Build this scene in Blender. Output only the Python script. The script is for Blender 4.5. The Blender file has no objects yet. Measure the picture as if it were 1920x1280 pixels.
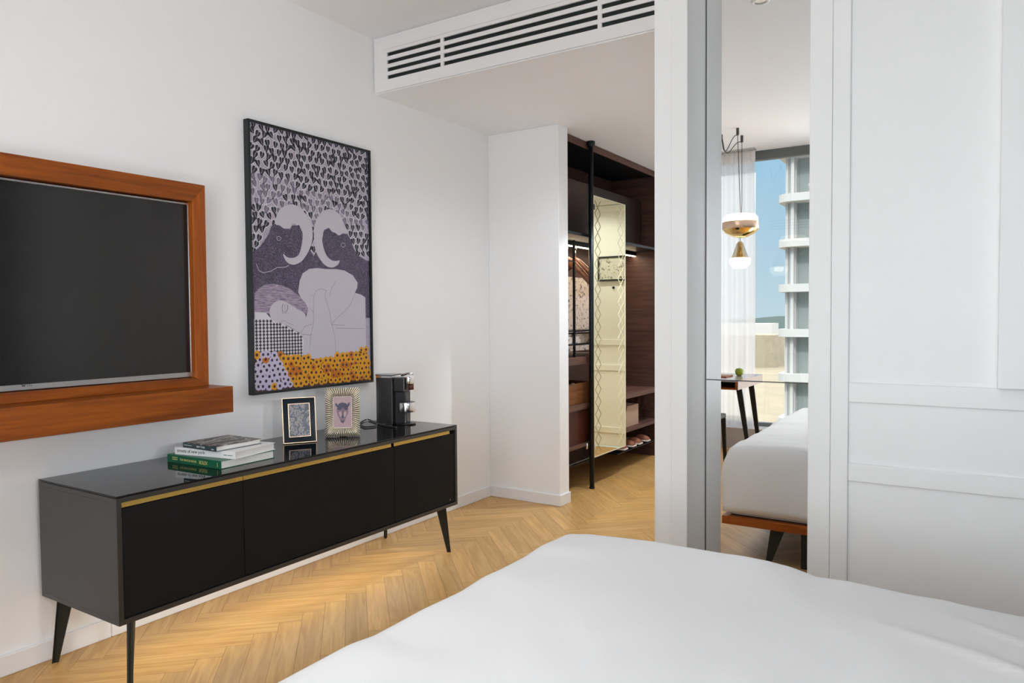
import bpy, bmesh, math, random
from mathutils import Vector, Matrix
random.seed(7)
S = bpy.context.scene
COL = S.collection
PI = math.pi

# ------------------------------------------------------------------ camera geometry (solved from the room's lines)
F_PX = 1373.2315
RR = ((0.841388185745323, 0.5403829458136186, -0.007224455826550476),
      (0.012033075500875071, -0.03209704868448944, -0.9994123195957391),
      (-0.5402972570559508, 0.8408067859737701, -0.03350854634678243))
CAM = (3.00359, 0.0, 1.3)
def ray(x, y):
    a, b = (x-960)/F_PX, (y-640)/F_PX
    return [RR[0][i]*a + RR[1][i]*b + RR[2][i] for i in range(3)]
def onX(x, y, q):
    v = ray(x, y); t = (q-CAM[0])/v[0]; return Vector((q, v[1]*t, CAM[2]+v[2]*t))
def onY(x, y, q):
    v = ray(x, y); t = q/v[1]; return Vector((CAM[0]+v[0]*t, q, CAM[2]+v[2]*t))
def onZ(x, y, q):
    v = ray(x, y); t = (q-CAM[2])/v[2]; return Vector((CAM[0]+v[0]*t, v[1]*t, q))
MY = 2.97                       # plane of the tall niche mirror
def mirY(x, y, q):              # real point at depth y=q seen through that mirror
    p = onY(x, y, 2*MY-q); p.y = q; return p
def mirZ(x, y, q):
    p = onZ(x, y, q); p.y = 2*MY-p.y; return p

# ------------------------------------------------------------------ materials
def srgb(r, g, b):
    f = lambda c: (c/255/12.92) if c/255 <= .04045 else ((c/255+.055)/1.055)**2.4
    return (f(r), f(g), f(b), 1)
def mat(name, col, rough=.5, metal=0, spec=.5, coat=0, noise=0, nscale=8, bump=0, bscale=200, emit=None, estr=0, trans=0, sheen=0, stretch=(1,1,1)):
    m = bpy.data.materials.new(name); m.use_nodes = True
    nt = m.node_tree; b = nt.nodes['Principled BSDF']
    b.inputs['Base Color'].default_value = col if len(col) == 4 else (*col, 1)
    b.inputs['Roughness'].default_value = rough
    b.inputs['Metallic'].default_value = metal
    b.inputs['Specular IOR Level'].default_value = spec
    b.inputs['Coat Weight'].default_value = coat
    b.inputs['Coat Roughness'].default_value = .03
    b.inputs['Transmission Weight'].default_value = trans
    b.inputs['Sheen Weight'].default_value = sheen
    if emit:
        b.inputs['Emission Color'].default_value = emit; b.inputs['Emission Strength'].default_value = estr
    if noise or bump:
        tc = nt.nodes.new('ShaderNodeTexCoord'); mp = nt.nodes.new('ShaderNodeMapping')
        mp.inputs['Scale'].default_value = stretch
        nt.links.new(tc.outputs['Object'], mp.inputs['Vector'])
    if noise:
        n = nt.nodes.new('ShaderNodeTexNoise'); n.inputs['Scale'].default_value = nscale; n.inputs['Detail'].default_value = 6
        r = nt.nodes.new('ShaderNodeValToRGB'); c = col[:3]
        r.color_ramp.elements[0].position = .3; r.color_ramp.elements[1].position = .7
        r.color_ramp.elements[0].color = (*[v*(1-noise) for v in c], 1)
        r.color_ramp.elements[1].color = (*[min(1, v*(1+noise)) for v in c], 1)
        nt.links.new(mp.outputs[0], n.inputs['Vector']); nt.links.new(n.outputs['Fac'], r.inputs[0]); nt.links.new(r.outputs[0], b.inputs['Base Color'])
    if bump:
        n = nt.nodes.new('ShaderNodeTexNoise'); n.inputs['Scale'].default_value = bscale; n.inputs['Detail'].default_value = 3
        bp = nt.nodes.new('ShaderNodeBump'); bp.inputs['Strength'].default_value = bump; bp.inputs['Distance'].default_value = .002
        nt.links.new(mp.outputs[0], n.inputs['Vector']); nt.links.new(n.outputs['Fac'], bp.inputs['Height']); nt.links.new(bp.outputs[0], b.inputs['Normal'])
    return m
M = {}
M['wall'] = mat('wall_paint', (.87, .875, .885), .9, spec=.2, bump=.12, bscale=120)
M['ceil'] = mat('ceiling_paint', (.90, .91, .93), .95, spec=.1)
M['lacq'] = mat('white_lacquer', (.86, .865, .87), .4, spec=.4)
M['grille'] = mat('grille_lacquer', (.84, .83, .84), .45, spec=.4)
M['base'] = mat('baseboard_paint', (.82, .82, .84), .35, spec=.5)
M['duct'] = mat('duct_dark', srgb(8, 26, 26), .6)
M['black_satin'] = mat('black_satin_lacquer', (.016, .016, .017), .36, spec=.9, bump=.03, bscale=900)
M['black_matte'] = mat('black_matte_laminate', (.0065, .0065, .007), .62, spec=.18, noise=.12, nscale=6)
M['black_glass'] = mat('black_glass_top', (.005, .005, .006), .02, spec=.38)
M['leg_black'] = mat('leg_black_steel', (.018, .018, .012), .5, spec=.3)
M['brass'] = mat('brushed_brass', (.62, .42, .11), .38, metal=1, noise=.06, nscale=60)
M['teak'] = None
M['frame_black'] = mat('black_green_frame', srgb(15, 26, 29), .35, spec=.5)
M['silver'] = mat('satin_silver', (.62, .61, .59), .3, metal=1)
M['bezel'] = mat('television_bezel', (.50, .50, .50), .32, metal=.9)
M['screen'] = mat('television_screen', (.003, .003, .0033), .20, spec=.8)
M['chrome'] = mat('chrome', (.9, .9, .92), .16, metal=1)
M['cord'] = mat('black_cord', (.01, .01, .011), .35)
M['plastic'] = mat('black_plastic', (.013, .013, .014), .3, spec=.5)
M['smoke'] = mat('smoked_tank', (.03, .03, .033), .08, spec=.6)
M['mirror'] = mat('mirror_glass', (.95, .96, .96), .0, metal=1)
M['goldmirror'] = mat('gold_tinted_mirror', (.90, .83, .55), .01, metal=1)
M['etch_dark'] = mat('etched_groove', (.33, .29, .17), .35, metal=.6)
M['etch_light'] = mat('etched_bevel', (.80, .74, .50), .6)
M['joint'] = mat('mirror_joint', (.08, .08, .08), .5)
M['linen'] = mat('white_bed_linen', (.83, .83, .835), .85, spec=.15, sheen=.1, bump=.1, bscale=60)
M['sheet'] = mat('mattress_cloth', (.70, .70, .71), .9, spec=.1)
M['page'] = mat('book_pages', (.72, .71, .68), .8, noise=.06, nscale=300, stretch=(.05, .05, 1))
M['green'] = mat('green_book_cover', srgb(8, 92, 62), .35)
M['whitecover'] = mat('white_book_cover', (.80, .79, .80), .3)
M['slate'] = mat('slate_book_cover', srgb(44, 62, 68), .35)
M['ink'] = mat('black_ink', (.02, .02, .02), .5)
M['goldink'] = mat('gold_ink', srgb(214, 196, 110), .4)
M['whiteink'] = mat('white_ink', (.75, .75, .75), .4)
M['rose'] = mat('rose_gold_edge', (.80, .58, .40), .38, metal=1)
M['navy'] = mat('navy_enamel', srgb(22, 34, 44), .08, coat=.6)
M['champ'] = mat('champagne_silver', (.90, .82, .70), .34, metal=.65)
M['darkwood'] = None
M['metalgrey'] = mat('dark_bronze_pole', srgb(14, 24, 30), .35, metal=.4)
M['leather'] = mat('tan_leather', srgb(150, 90, 45), .5)
M['card'] = mat('beige_box_board', srgb(178, 150, 130), .8)
M['apple'] = mat('green_apple', srgb(140, 160, 25), .3, noise=.2, nscale=20)
M['stem'] = mat('apple_stem', srgb(60, 45, 20), .7)
M['gold'] = mat('polished_gold', (.80, .56, .20), .1, metal=1)
M['cable'] = mat('grey_cable', (.06, .06, .06), .5)
M['slipper'] = mat('rust_suede', srgb(150, 95, 72), .8)
M['sole'] = mat('white_sole', (.75, .72, .68), .6)
M['winframe'] = mat('window_frame_grey', srgb(108, 114, 116), .5)
M['tower'] = mat('tower_white', (.47, .465, .46), .7)
M['towerglass'] = mat('tower_glass', srgb(138, 146, 144), .5, spec=.15)
M['sand'] = mat('sand_ground', srgb(132, 122, 104), .9, noise=.12, nscale=.15)
M['sandwall'] = mat('sand_stone_wall', srgb(150, 140, 122), .9, noise=.08, nscale=.4)
M['hill'] = mat('far_hills', srgb(96, 112, 112), 1)
M['leaf_green'] = mat('far_green', srgb(118, 134, 118), 1)
M['tabletop'] = mat('pale_patterned_top', srgb(176, 162, 160), .15, noise=.12, nscale=90)
M['tinyglow'] = mat('led_diffuser', (1, .9, .75), .5, emit=(1, .80, .55, 1), estr=14)
M['underglow'] = mat('led_diffuser_warm', (1, .85, .6), .5, emit=(1, .70, .36, 1), estr=9)

def wood(name, dark, light, axis, rough=.4, scale=1.0, spec=.4):
    m = bpy.data.materials.new(name); m.use_nodes = True; nt = m.node_tree; b = nt.nodes['Principled BSDF']
    tc = nt.nodes.new('ShaderNodeTexCoord'); mp = nt.nodes.new('ShaderNodeMapping')
    s = [26*scale]*3; s[axis] = 1.6*scale; mp.inputs['Scale'].default_value = s
    n = nt.nodes.new('ShaderNodeTexNoise'); n.inputs['Scale'].default_value = 1.6; n.inputs['Detail'].default_value = 8; n.inputs['Roughness'].default_value = .65
    n.inputs['Distortion'].default_value = .4
    r = nt.nodes.new('ShaderNodeValToRGB'); r.color_ramp.elements[0].position = .3; r.color_ramp.elements[1].position = .72
    r.color_ramp.elements[0].color = dark; r.color_ramp.elements[1].color = light
    n2 = nt.nodes.new('ShaderNodeTexNoise'); n2.inputs['Scale'].default_value = 9; n2.inputs['Detail'].default_value = 3
    bp = nt.nodes.new('ShaderNodeBump'); bp.inputs['Strength'].default_value = .2; bp.inputs['Distance'].default_value = .002
    L = nt.links.new
    L(tc.outputs['Object'], mp.inputs[0]); L(mp.outputs[0], n.inputs[0]); L(n.outputs['Fac'], r.inputs[0]); L(r.outputs[0], b.inputs['Base Color'])
    L(mp.outputs[0], n2.inputs[0]); L(n2.outputs['Fac'], bp.inputs['Height']); L(bp.outputs[0], b.inputs['Normal'])
    b.inputs['Roughness'].default_value = rough; b.inputs['Specular IOR Level'].default_value = spec
    return m
M['teak_y'] = wood('teak_grain_along', srgb(108, 46, 0), srgb(160, 84, 8), 1)
M['teak_z'] = wood('teak_grain_upright', srgb(122, 52, 0), srgb(176, 92, 12), 2)
M['teak_x'] = wood('teak_grain_across', srgb(122, 52, 0), srgb(176, 92, 12), 0)
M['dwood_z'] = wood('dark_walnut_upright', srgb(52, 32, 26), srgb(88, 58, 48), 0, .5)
M['dwood_y'] = wood('dark_walnut_along', srgb(72, 46, 38), srgb(112, 78, 64), 1, .5)
M['midwood'] = wood('walnut_tray', srgb(92, 52, 26), srgb(140, 88, 48), 1, .45)
M['hanger'] = wood('hanger_wood', srgb(96, 58, 44), srgb(140, 92, 70), 0, .35)

def floor_mat():
    m = bpy.data.materials.new('oak_herringbone'); m.use_nodes = True; nt = m.node_tree; b = nt.nodes['Principled BSDF']; L = nt.links.new
    uv = nt.nodes.new('ShaderNodeUVMap'); uv.uv_map = 'UVMap'
    mp = nt.nodes.new('ShaderNodeMapping'); mp.inputs['Scale'].default_value = (1.3, 15, 1)
    n = nt.nodes.new('ShaderNodeTexNoise'); n.inputs['Scale'].default_value = 2.2; n.inputs['Detail'].default_value = 7; n.inputs['Distortion'].default_value = 1.1
    r = nt.nodes.new('ShaderNodeValToRGB'); r.color_ramp.elements[0].position = .28; r.color_ramp.elements[1].position = .7
    r.color_ramp.elements[0].color = srgb(184, 138, 78); r.color_ramp.elements[1].color = srgb(212, 169, 105)
    at = nt.nodes.new('ShaderNodeAttribute'); at.attribute_name = 'tone'
    mul = nt.nodes.new('ShaderNodeMixRGB'); mul.blend_type = 'MULTIPLY'; mul.inputs[0].default_value = 1
    L(uv.outputs[0], mp.inputs[0]); L(mp.outputs[0], n.inputs[0]); L(n.outputs['Fac'], r.inputs[0])
    L(r.outputs[0], mul.inputs[1]); L(at.outputs['Color'], mul.inputs[2]); L(mul.outputs[0], b.inputs['Base Color'])
    bp = nt.nodes.new('ShaderNodeBump'); bp.inputs['Strength'].default_value = .12; bp.inputs['Distance'].default_value = .002
    L(n.outputs['Fac'], bp.inputs['Height']); L(bp.outputs[0], b.inputs['Normal'])
    b.inputs['Roughness'].default_value = .36; b.inputs['Specular IOR Level'].default_value = .4
    return m
M['floor'] = floor_mat()
M['gap'] = mat('floor_gap', srgb(110, 76, 40), .9)

def pane_mat():
    m = bpy.data.materials.new('window_glass'); m.use_nodes = True; nt = m.node_tree; nt.nodes.clear(); L = nt.links.new
    o = nt.nodes.new('ShaderNodeOutputMaterial'); t = nt.nodes.new('ShaderNodeBsdfTransparent'); t.inputs[0].default_value = (.95, .97, .97, 1)
    g = nt.nodes.new('ShaderNodeBsdfGlossy'); g.inputs['Roughness'].default_value = 0
    fr = nt.nodes.new('ShaderNodeFresnel'); fr.inputs[0].default_value = 1.5; mx = nt.nodes.new('ShaderNodeMixShader')
    L(fr.outputs[0], mx.inputs[0]); L(t.outputs[0], mx.inputs[1]); L(g.outputs[0], mx.inputs[2]); L(mx.outputs[0], o.inputs[0])
    return m
M['pane'] = pane_mat()
def sheer_mat():
    m = bpy.data.materials.new('sheer_curtain'); m.use_nodes = True; nt = m.node_tree; nt.nodes.clear(); L = nt.links.new
    o = nt.nodes.new('ShaderNodeOutputMaterial'); t = nt.nodes.new('ShaderNodeBsdfTransparent')
    d = nt.nodes.new('ShaderNodeBsdfDiffuse'); d.inputs[0].default_value = (.95, .93, .94, 1)
    tr = nt.nodes.new('ShaderNodeBsdfTranslucent'); tr.inputs[0].default_value = (.95, .93, .94, 1)
    a = nt.nodes.new('ShaderNodeMixShader'); a.inputs[0].default_value = .5; c = nt.nodes.new('ShaderNodeMixShader'); c.inputs[0].default_value = .78
    L(d.outputs[0], a.inputs[1]); L(tr.outputs[0], a.inputs[2]); L(t.outputs[0], c.inputs[1]); L(a.outputs[0], c.inputs[2]); L(c.outputs[0], o.inputs[0])
    return m
M['sheer'] = sheer_mat()
def clear_mat(name, col, glow, gs, mixf=.35):
    m = bpy.data.materials.new(name); m.use_nodes = True; nt = m.node_tree; nt.nodes.clear(); L = nt.links.new
    o = nt.nodes.new('ShaderNodeOutputMaterial'); t = nt.nodes.new('ShaderNodeBsdfTransparent'); t.inputs[0].default_value = col
    g = nt.nodes.new('ShaderNodeBsdfGlossy'); g.inputs['Roughness'].default_value = .05
    mx = nt.nodes.new('ShaderNodeMixShader'); mx.inputs[0].default_value = mixf
    L(t.outputs[0], mx.inputs[1]); L(g.outputs[0], mx.inputs[2])
    if gs:
        e = nt.nodes.new('ShaderNodeEmission'); e.inputs[0].default_value = glow; e.inputs[1].default_value = gs
        ad = nt.nodes.new('ShaderNodeAddShader'); L(mx.outputs[0], ad.inputs[0]); L(e.outputs[0], ad.inputs[1]); L(ad.outputs[0], o.inputs[0])
    else: L(mx.outputs[0], o.inputs[0])
    return m
M['glowglass'] = clear_mat('lit_ribbed_glass', (.9, .85, .78, 1), (1, .88, .70, 1), 1.0, .25)
M['smokeglass'] = clear_mat('smoked_clear_glass', (.72, .66, .55, 1), (1, 1, 1, 1), 0, .12)
M['bulb'] = mat('lit_bulb', (1, 1, 1), .5, emit=(1, .84, .6, 1), estr=6)
def ramp_noise(name, stops, scale, rough=.5, distort=0, kind='noise', stretch=(1, 1, 1)):
    m = bpy.data.materials.new(name); m.use_nodes = True; nt = m.node_tree; b = nt.nodes['Principled BSDF']; L = nt.links.new
    tc = nt.nodes.new('ShaderNodeTexCoord'); mp = nt.nodes.new('ShaderNodeMapping'); mp.inputs['Scale'].default_value = stretch
    n = nt.nodes.new('ShaderNodeTexNoise'); n.inputs['Scale'].default_value = scale; n.inputs['Detail'].default_value = 5; n.inputs['Distortion'].default_value = distort
    r = nt.nodes.new('ShaderNodeValToRGB')
    while len(r.color_ramp.elements) < len(stops): r.color_ramp.elements.new(.5)
    for e, (p, c) in zip(r.color_ramp.elements, stops): e.position = p; e.color = c
    L(tc.outputs['Object'], mp.inputs[0]); L(mp.outputs[0], n.inputs[0]); L(n.outputs['Fac'], r.inputs[0]); L(r.outputs[0], b.inputs['Base Color'])
    b.inputs['Roughness'].default_value = rough
    return m
M['scribble'] = ramp_noise('print_scribble', [(.38, srgb(40, 38, 54)), (.5, srgb(72, 64, 86)), (.62, srgb(112, 98, 124))], 95, .5, 2.5)
M['swirl'] = ramp_noise('swirl_print', [(.38, srgb(38, 50, 66)), (.5, srgb(70, 82, 104)), (.56, srgb(165, 150, 145)), (.66, srgb(60, 74, 92))], 34, .3, 2.5)
M['cityphoto'] = ramp_noise('city_photo_cover', [(.40, srgb(26, 28, 26)), (.47, srgb(74, 70, 66)), (.53, srgb(196, 190, 182)), (.60, srgb(60, 58, 54))], 13, .35, .8, stretch=(2.5, 1, 1))
M['sketch'] = ramp_noise('sketch_wallpaper', [(.36, srgb(84, 78, 74)), (.42, srgb(200, 186, 176)), (.60, srgb(208, 194, 184)), (.66, srgb(110, 100, 94))], 26, .8, 1.2)
M['planprint'] = ramp_noise('plan_print', [(.36, srgb(120, 118, 100)), (.44, srgb(206, 206, 200)), (.62, srgb(214, 214, 210)), (.68, srgb(150, 150, 40))], 40, .5)

# ------------------------------------------------------------------ mesh builder
class MB:
    def __init__(s): s.v = []; s.f = []; s.m = []; s.sm = []
    def add(s, vs, fs, m=0, smooth=False):
        k = len(s.v); s.v += [tuple(v) for v in vs]
        for f in fs: s.f.append([k+i for i in f]); s.m.append(m); s.sm.append(smooth)
        return s
    def box(s, x0, x1, y0, y1, z0, z1, m=0, M4=None):
        vs = [Vector((x, y, z)) for x in (x0, x1) for y in (y0, y1) for z in (z0, z1)]
        if M4: vs = [M4 @ v for v in vs]
        return s.add(vs, [(0,1,3,2), (4,6,7,5), (0,4,5,1), (2,3,7,6), (0,2,6,4), (1,5,7,3)], m)
    def prism(s, poly, off, m=0, smooth=False):
        n = len(poly); off = Vector(off); a = [Vector(p) for p in poly]; b = [p+off for p in a]
        s.add(a+b, [tuple(range(n))[::-1], tuple(range(n, 2*n))], m)
        k = len(s.v)-2*n
        for i in range(n):
            j = (i+1) % n; s.f.append([k+i, k+j, k+n+j, k+n+i]); s.m.append(m); s.sm.append(smooth)
        return s
    def loft(s, rings, m=0, smooth=True, cap=True, closed=True):
        n = len(rings[0]); vs = [p for r in rings for p in r]; fs = []
        for i in range(len(rings)-1):
            for j in range(n if closed else n-1):
                fs.append((i*n+j, i*n+(j+1) % n, (i+1)*n+(j+1) % n, (i+1)*n+j))
        s.add(vs, fs, m, smooth)
        if cap:
            k = len(s.v)-len(vs)
            s.f.append([k+j for j in range(n)][::-1]); s.m.append(m); s.sm.append(False)
            s.f.append([k+(len(rings)-1)*n+j for j in range(n)]); s.m.append(m); s.sm.append(False)
        return s
    def tube(s, pts, r, n=10, m=0):
        pts = [Vector(p) for p in pts]; rings = []
        rr = r if isinstance(r, (list, tuple)) else [r]*len(pts)
        up = None
        for i, p in enumerate(pts):
            d = (pts[min(i+1, len(pts)-1)]-pts[max(i-1, 0)]).normalized()
            if up is None: up = d.orthogonal().normalized()
            else:
                up = (up - d*up.dot(d)); up = up.normalized() if up.length > 1e-6 else d.orthogonal().normalized()
            w = d.cross(up)
            rings.append([p+(up*math.cos(2*PI*k/n)+w*math.sin(2*PI*k/n))*rr[i] for k in range(n)])
        return s.loft(rings, m)
    def lathe(s, prof, c, n=32, m=0, cap=False):
        c = Vector(c); rings = [[c+Vector((r*math.cos(2*PI*k/n), r*math.sin(2*PI*k/n), z)) for k in range(n)] for r, z in prof]
        return s.loft(rings, m, True, cap)
    def build(s, name, mats, parent=None, bevel=0, seg=2):
        me = bpy.data.meshes.new(name); o = bpy.data.objects.new(name, me); COL.objects.link(o)
        off = Vector((0, 0, 0))
        q = parent
        if q is not None:
            w = Matrix.Identity(4); chain = []
            while q is not None: chain.append(q.matrix_basis); q = q.parent
            for mm in chain: w = mm @ w
            inv = w.inverted(); vs = [inv @ Vector(v) for v in s.v]
        else: vs = s.v
        me.from_pydata([tuple(v) for v in vs], [], s.f); me.update()
        if not isinstance(mats, (list, tuple)): mats = [mats]
        for m in mats: me.materials.append(m)
        me.polygons.foreach_set('material_index', s.m); me.polygons.foreach_set('use_smooth', s.sm)
        bm = bmesh.new(); bm.from_mesh(me); bmesh.ops.recalc_face_normals(bm, faces=bm.faces); bm.to_mesh(me); bm.free()
        if bevel:
            b = o.modifiers.new('edge', 'BEVEL'); b.width = bevel; b.segments = seg; b.limit_method = 'ANGLE'; b.angle_limit = .7
        o.parent = parent
        return o
def tag(o, label=None, cat=None, group=None, kind=None):
    if label: o['label'] = label
    if cat: o['category'] = cat
    if group: o['group'] = group
    if kind: o['kind'] = kind
    return o
def thing(name, label, cat, loc, group=None, rz=0):
    o = bpy.data.objects.new(name, None); COL.objects.link(o); o.location = loc; o.rotation_euler = (0, 0, rz); o.empty_display_size = .1
    o.matrix_basis = Matrix.Translation(loc) @ Matrix.Rotation(rz, 4, 'Z')
    return tag(o, label, cat, group)
def struct(name, mb, mats, parent=None, bevel=0):
    o = mb.build(name, mats, parent, bevel)
    if parent is None: o['kind'] = 'structure'
    return o
def text(name, body, size, M4, m, parent, extr=.0004, sx=1.0):
    cu = bpy.data.curves.new(name, 'FONT'); cu.body = body; cu.size = size; cu.extrude = extr
    t = bpy.data.objects.new('tmp', cu); COL.objects.link(t)
    dg = bpy.context.evaluated_depsgraph_get(); me = bpy.data.meshes.new_from_object(t.evaluated_get(dg))
    bpy.data.objects.remove(t); bpy.data.curves.remove(cu)
    me.transform(Matrix.Diagonal((sx, 1, 1, 1))); me.transform(M4)
    w = Matrix.Identity(4); q = parent
    while q is not None: w = q.matrix_basis @ w; q = q.parent
    me.transform(w.inverted())
    me.materials.clear(); me.materials.append(m); me.name = name
    o = bpy.data.objects.new(name, me); COL.objects.link(o); o.parent = parent
    return o
def basis(xv, yv, loc):
    x = Vector(xv).normalized(); y = Vector(yv).normalized(); z = x.cross(y)
    return Matrix(((x.x, y.x, z.x, loc[0]), (x.y, y.y, z.y, loc[1]), (x.z, y.z, z.z, loc[2]), (0, 0, 0, 1)))

# ================================================================== ROOM SHELL
CZ, HZ = 2.92, 2.60             # bedroom ceiling, hall ceiling
YW = -1.45                      # window plane
YB = 3.21                       # bulkhead over the hall
YF = 2.75                       # front of the sliding-door wall
XR = 3.95
XH = 1.93                       # right wall of the hall
YE = 6.62                       # entrance wall

def clip(poly, x0, x1, y0, y1):
    def cut(P, f, g):
        out = []
        for i in range(len(P)):
            a, b = P[i-1], P[i]; fa, fb = f(a), f(b)
            if (fa >= 0) != (fb >= 0):
                t = fa/(fa-fb); out.append(tuple(a[k]+(b[k]-a[k])*t for k in range(4)))
            if fb >= 0: out.append(b)
        return out
    for f in (lambda p: p[0]-x0, lambda p: x1-p[0], lambda p: p[1]-y0, lambda p: y1-p[1]):
        poly = cut(poly, f, None)
        if len(poly) < 3: return []
    return poly
def herringbone():
    w, Lg = .092, .54; g = .0005
    vs = []; fs = []; uvs = []; tones = []
    ca = math.cos(PI/4)
    def emit(u0, u1, v0, v1, horiz):
        ru, rv = random.uniform(0, 40), random.uniform(0, 40); tn = random.uniform(.88, 1.07); hue = random.uniform(-.02, .02)
        pts = []
        for (u, v) in ((u0+g, v0+g), (u1-g, v0+g), (u1-g, v1-g), (u0+g, v1-g)):
            x = (u-v)*ca + .172; y = (u+v)*ca + .31
            a, b = (u-u0, v-v0) if horiz else (v-v0, u-u0)
            pts.append((x, y, a+ru, b+rv))
        p = clip(pts, 0, XR, YW, YE)
        if not p: return
        k = len(vs)
        vs.extend((q[0], q[1], 0) for q in p); fs.append(tuple(range(k, k+len(p)))); uvs.extend((q[2], q[3]) for q in p)
        tones.extend([(tn*(1+hue), tn, tn*(1-hue), 1)]*len(p))
    for i in range(-70, 110):
        for j in range(-12, 12):
            ou, ov = i*w+j*Lg, i*w-j*Lg
            cx = (ou-ov)*ca; cy = (ou+ov)*ca
            if cx < -2 or cx > 6 or cy < -4 or cy > 9: continue
            emit(ou, ou+Lg, ov, ov+w, True)
            emit(ou+Lg, ou+Lg+w, ov+w-Lg, ov+w, False)
    nb = len(vs)
    base = [(0, YW, -.0015), (XR, YW, -.0015), (XR, YE, -.0015), (0, YE, -.0015), (0, YW, -.1), (XR, YW, -.1), (XR, YE, -.1), (0, YE, -.1)]
    vs.extend(base)
    bf = [(0,1,2,3), (4,7,6,5), (0,4,5,1), (1,5,6,2), (2,6,7,3), (3,7,4,0)]
    nf = len(fs)
    for f in bf: fs.append(tuple(nb+i for i in f))
    me = bpy.data.meshes.new('floor'); me.from_pydata(vs, [], fs); me.update()
    me.uv_layers.new(name='UVMap'); me.color_attributes.new('tone', 'FLOAT_COLOR', 'CORNER')
    uv = me.uv_layers['UVMap']; ca_ = me.color_attributes['tone']
    li = 0
    for pi, p in enumerate(me.polygons):
        for l in p.loop_indices:
            vi = me.loops[l].vertex_index
            if vi < nb: uv.data[l].uv = uvs[vi]; ca_.data[l].color = tones[vi]
            else: ca_.data[l].color = (1, 1, 1, 1)
        p.material_index = 0 if pi < nf else 1
    me.materials.append(M['floor']); me.materials.append(M['gap'])
    o = bpy.data.objects.new('floor', me); COL.objects.link(o); o['kind'] = 'structure'
herringbone()

struct('ceiling', MB().box(-.1, XR+.1, YW-.35, YB, CZ, CZ+.1), M['ceil'])
struct('ceiling_hall', MB().box(-.1, XR+.1, YB, YE+.1, HZ, HZ+.1), M['ceil'])
struct('wall_left', MB().box(-.12, 0, YW-.35, YE+.1, -.1, CZ), M['wall'])
struct('wall_right', MB().box(XR, XR+.12, YW-.35, YE+.1, -.1, CZ), mat('dark_headboard_wall', (.07, .066, .064), .9))
struct('wall_bulkhead', MB().box(0, XR, YB, YB+.12, HZ+.1, CZ), M['wall'])
struct('wall_back', MB().box(0, .58, 4.37, 4.50, 0, HZ), M['wall'], bevel=.004)
struct('wall_entry', MB().box(0, .80, YE, YE+.12, 0, HZ).box(.80, XR, YE, YE+.12, 2.43, HZ).box(1.90, XR, YE, YE+.12, 0, 2.43), M['wall'])
# wall of the bathroom block: faces the hall, and the front with the mirror niche and the door panel
XA = onY(1227, 600, 2.82).x
XA2 = onY(1258, 600, 2.75).x
XN = onY(1288.5, 600, YF).x      # niche left edge
XN2 = onY(1516, 600, YF).x       # niche right edge
XS = onY(1558, 600, YF).x        # seam of the door leaf
mb = MB().box(XA, XA2+.04, 2.82, YB, 0, CZ).box(XA, XA2+.04, YB, YE, 0, HZ)
mb.box(XA2+.04, XN2+.06, MY+.03, MY+.13, 0, CZ)
struct('wall_bathroom', mb, M['wall'], bevel=.003)
struct('trim_1', MB().box(XA2, XN, YF, MY+.03, 0, CZ), M['lacq'], bevel=.003)
struct('trim_2', MB().box(XN2, XS-.0003, YF, MY+.03, 0, CZ), M['lacq'], bevel=.002)
# sliding door leaf with rails (door_1) and its raised stile
zr = [onY(1592, yy, YF).z for yy in (717, 754, 868, 902)]
XP = onY(1592, 600, YF).x
d1 = thing('door_1', None, None, (XS, YF, 0)); d1['kind'] = 'structure'
mb = MB().box(XS+.0003, XR, YF+.012, YF+.05, .005, CZ-.005)                       # recessed panels' ground
mb.build('door_panel', M['lacq'], d1)
MB().box(XS+.0003, XP, YF, YF+.012, .005, CZ-.005).build('stile', M['lacq'], d1, .003)
MB().box(XP, XR, YF+.002, YF+.012, zr[1], zr[0]).build('rail', M['lacq'], d1, .003)
MB().box(XP, XR, YF+.002, YF+.012, zr[3], zr[2]).build('rail', M['lacq'], d1, .003)
px = onY(1870, 729, YF-.03); 
MB().box(px.x, XR, YF-.03, YF+.012, px.z, CZ-.005).build('raised_panel', M['lacq'], d1, .003)
struct('unseen_dark_panel', MB().box(3.42, XR, YF-.06, YF-.031, 0, CZ-.005), mat('dark_reflection_panel', (.03, .028, .027), .7))  # added unseen panel that darkens the reflection in the television screen
# baseboards
def bb(name, boxes):
    m = MB()
    for b in boxes: m.box(*b)
    struct(name, m, M['base'], bevel=.004)
bb('baseboard_left', [(0, .014, YW, .555, 0, .078), (0, .014, .557, 1.60, 0, .078), (0, .014, 1.602, 4.37, 0, .078)])
bb('baseboard_back', [(.014, .594, 4.356, 4.37, 0, .078), (.58, .594, 4.37, 4.50, 0, .078)])
bb('baseboard_entry', [(.56, .795, YE-.014, YE, 0, .078)])

# entrance door, seen in the gold mirror
d2 = thing('door_2', None, None, (.96, YE, 0)); d2['kind'] = 'structure'
MB().box(.84, 1.86, YE+.012, YE+.05, .006, 2.39).build('door_panel', M['lacq'], d2)
m = MB().box(.84, .90, YE, YE+.012, .006, 2.39).box(1.80, 1.86, YE, YE+.012, .006, 2.39)
m.box(.90, 1.80, YE, YE+.012, 1.012, 1.07).box(.90, 1.80, YE, YE+.012, .76, .82).box(.90, 1.80, YE, YE+.012, .14, .2).box(.90, 1.80, YE, YE+.012, 2.33, 2.39)
m.build('rail', M['lacq'], d2, .003)
m = MB().box(.80, .835, YE-.005, YE+.1, 0, 2.43).box(1.865, 1.90, YE-.005, YE+.1, 0, 2.43).box(.835, 1.865, YE-.005, YE+.1, 2.395, 2.43)
m.build('door_frame', M['lacq'], d2, .003)
MB().tube([(1.141, YE+.002, 1.581), (1.141, YE+.013, 1.581)], .012, 16).build('peephole', M['metalgrey'], d2)
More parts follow.
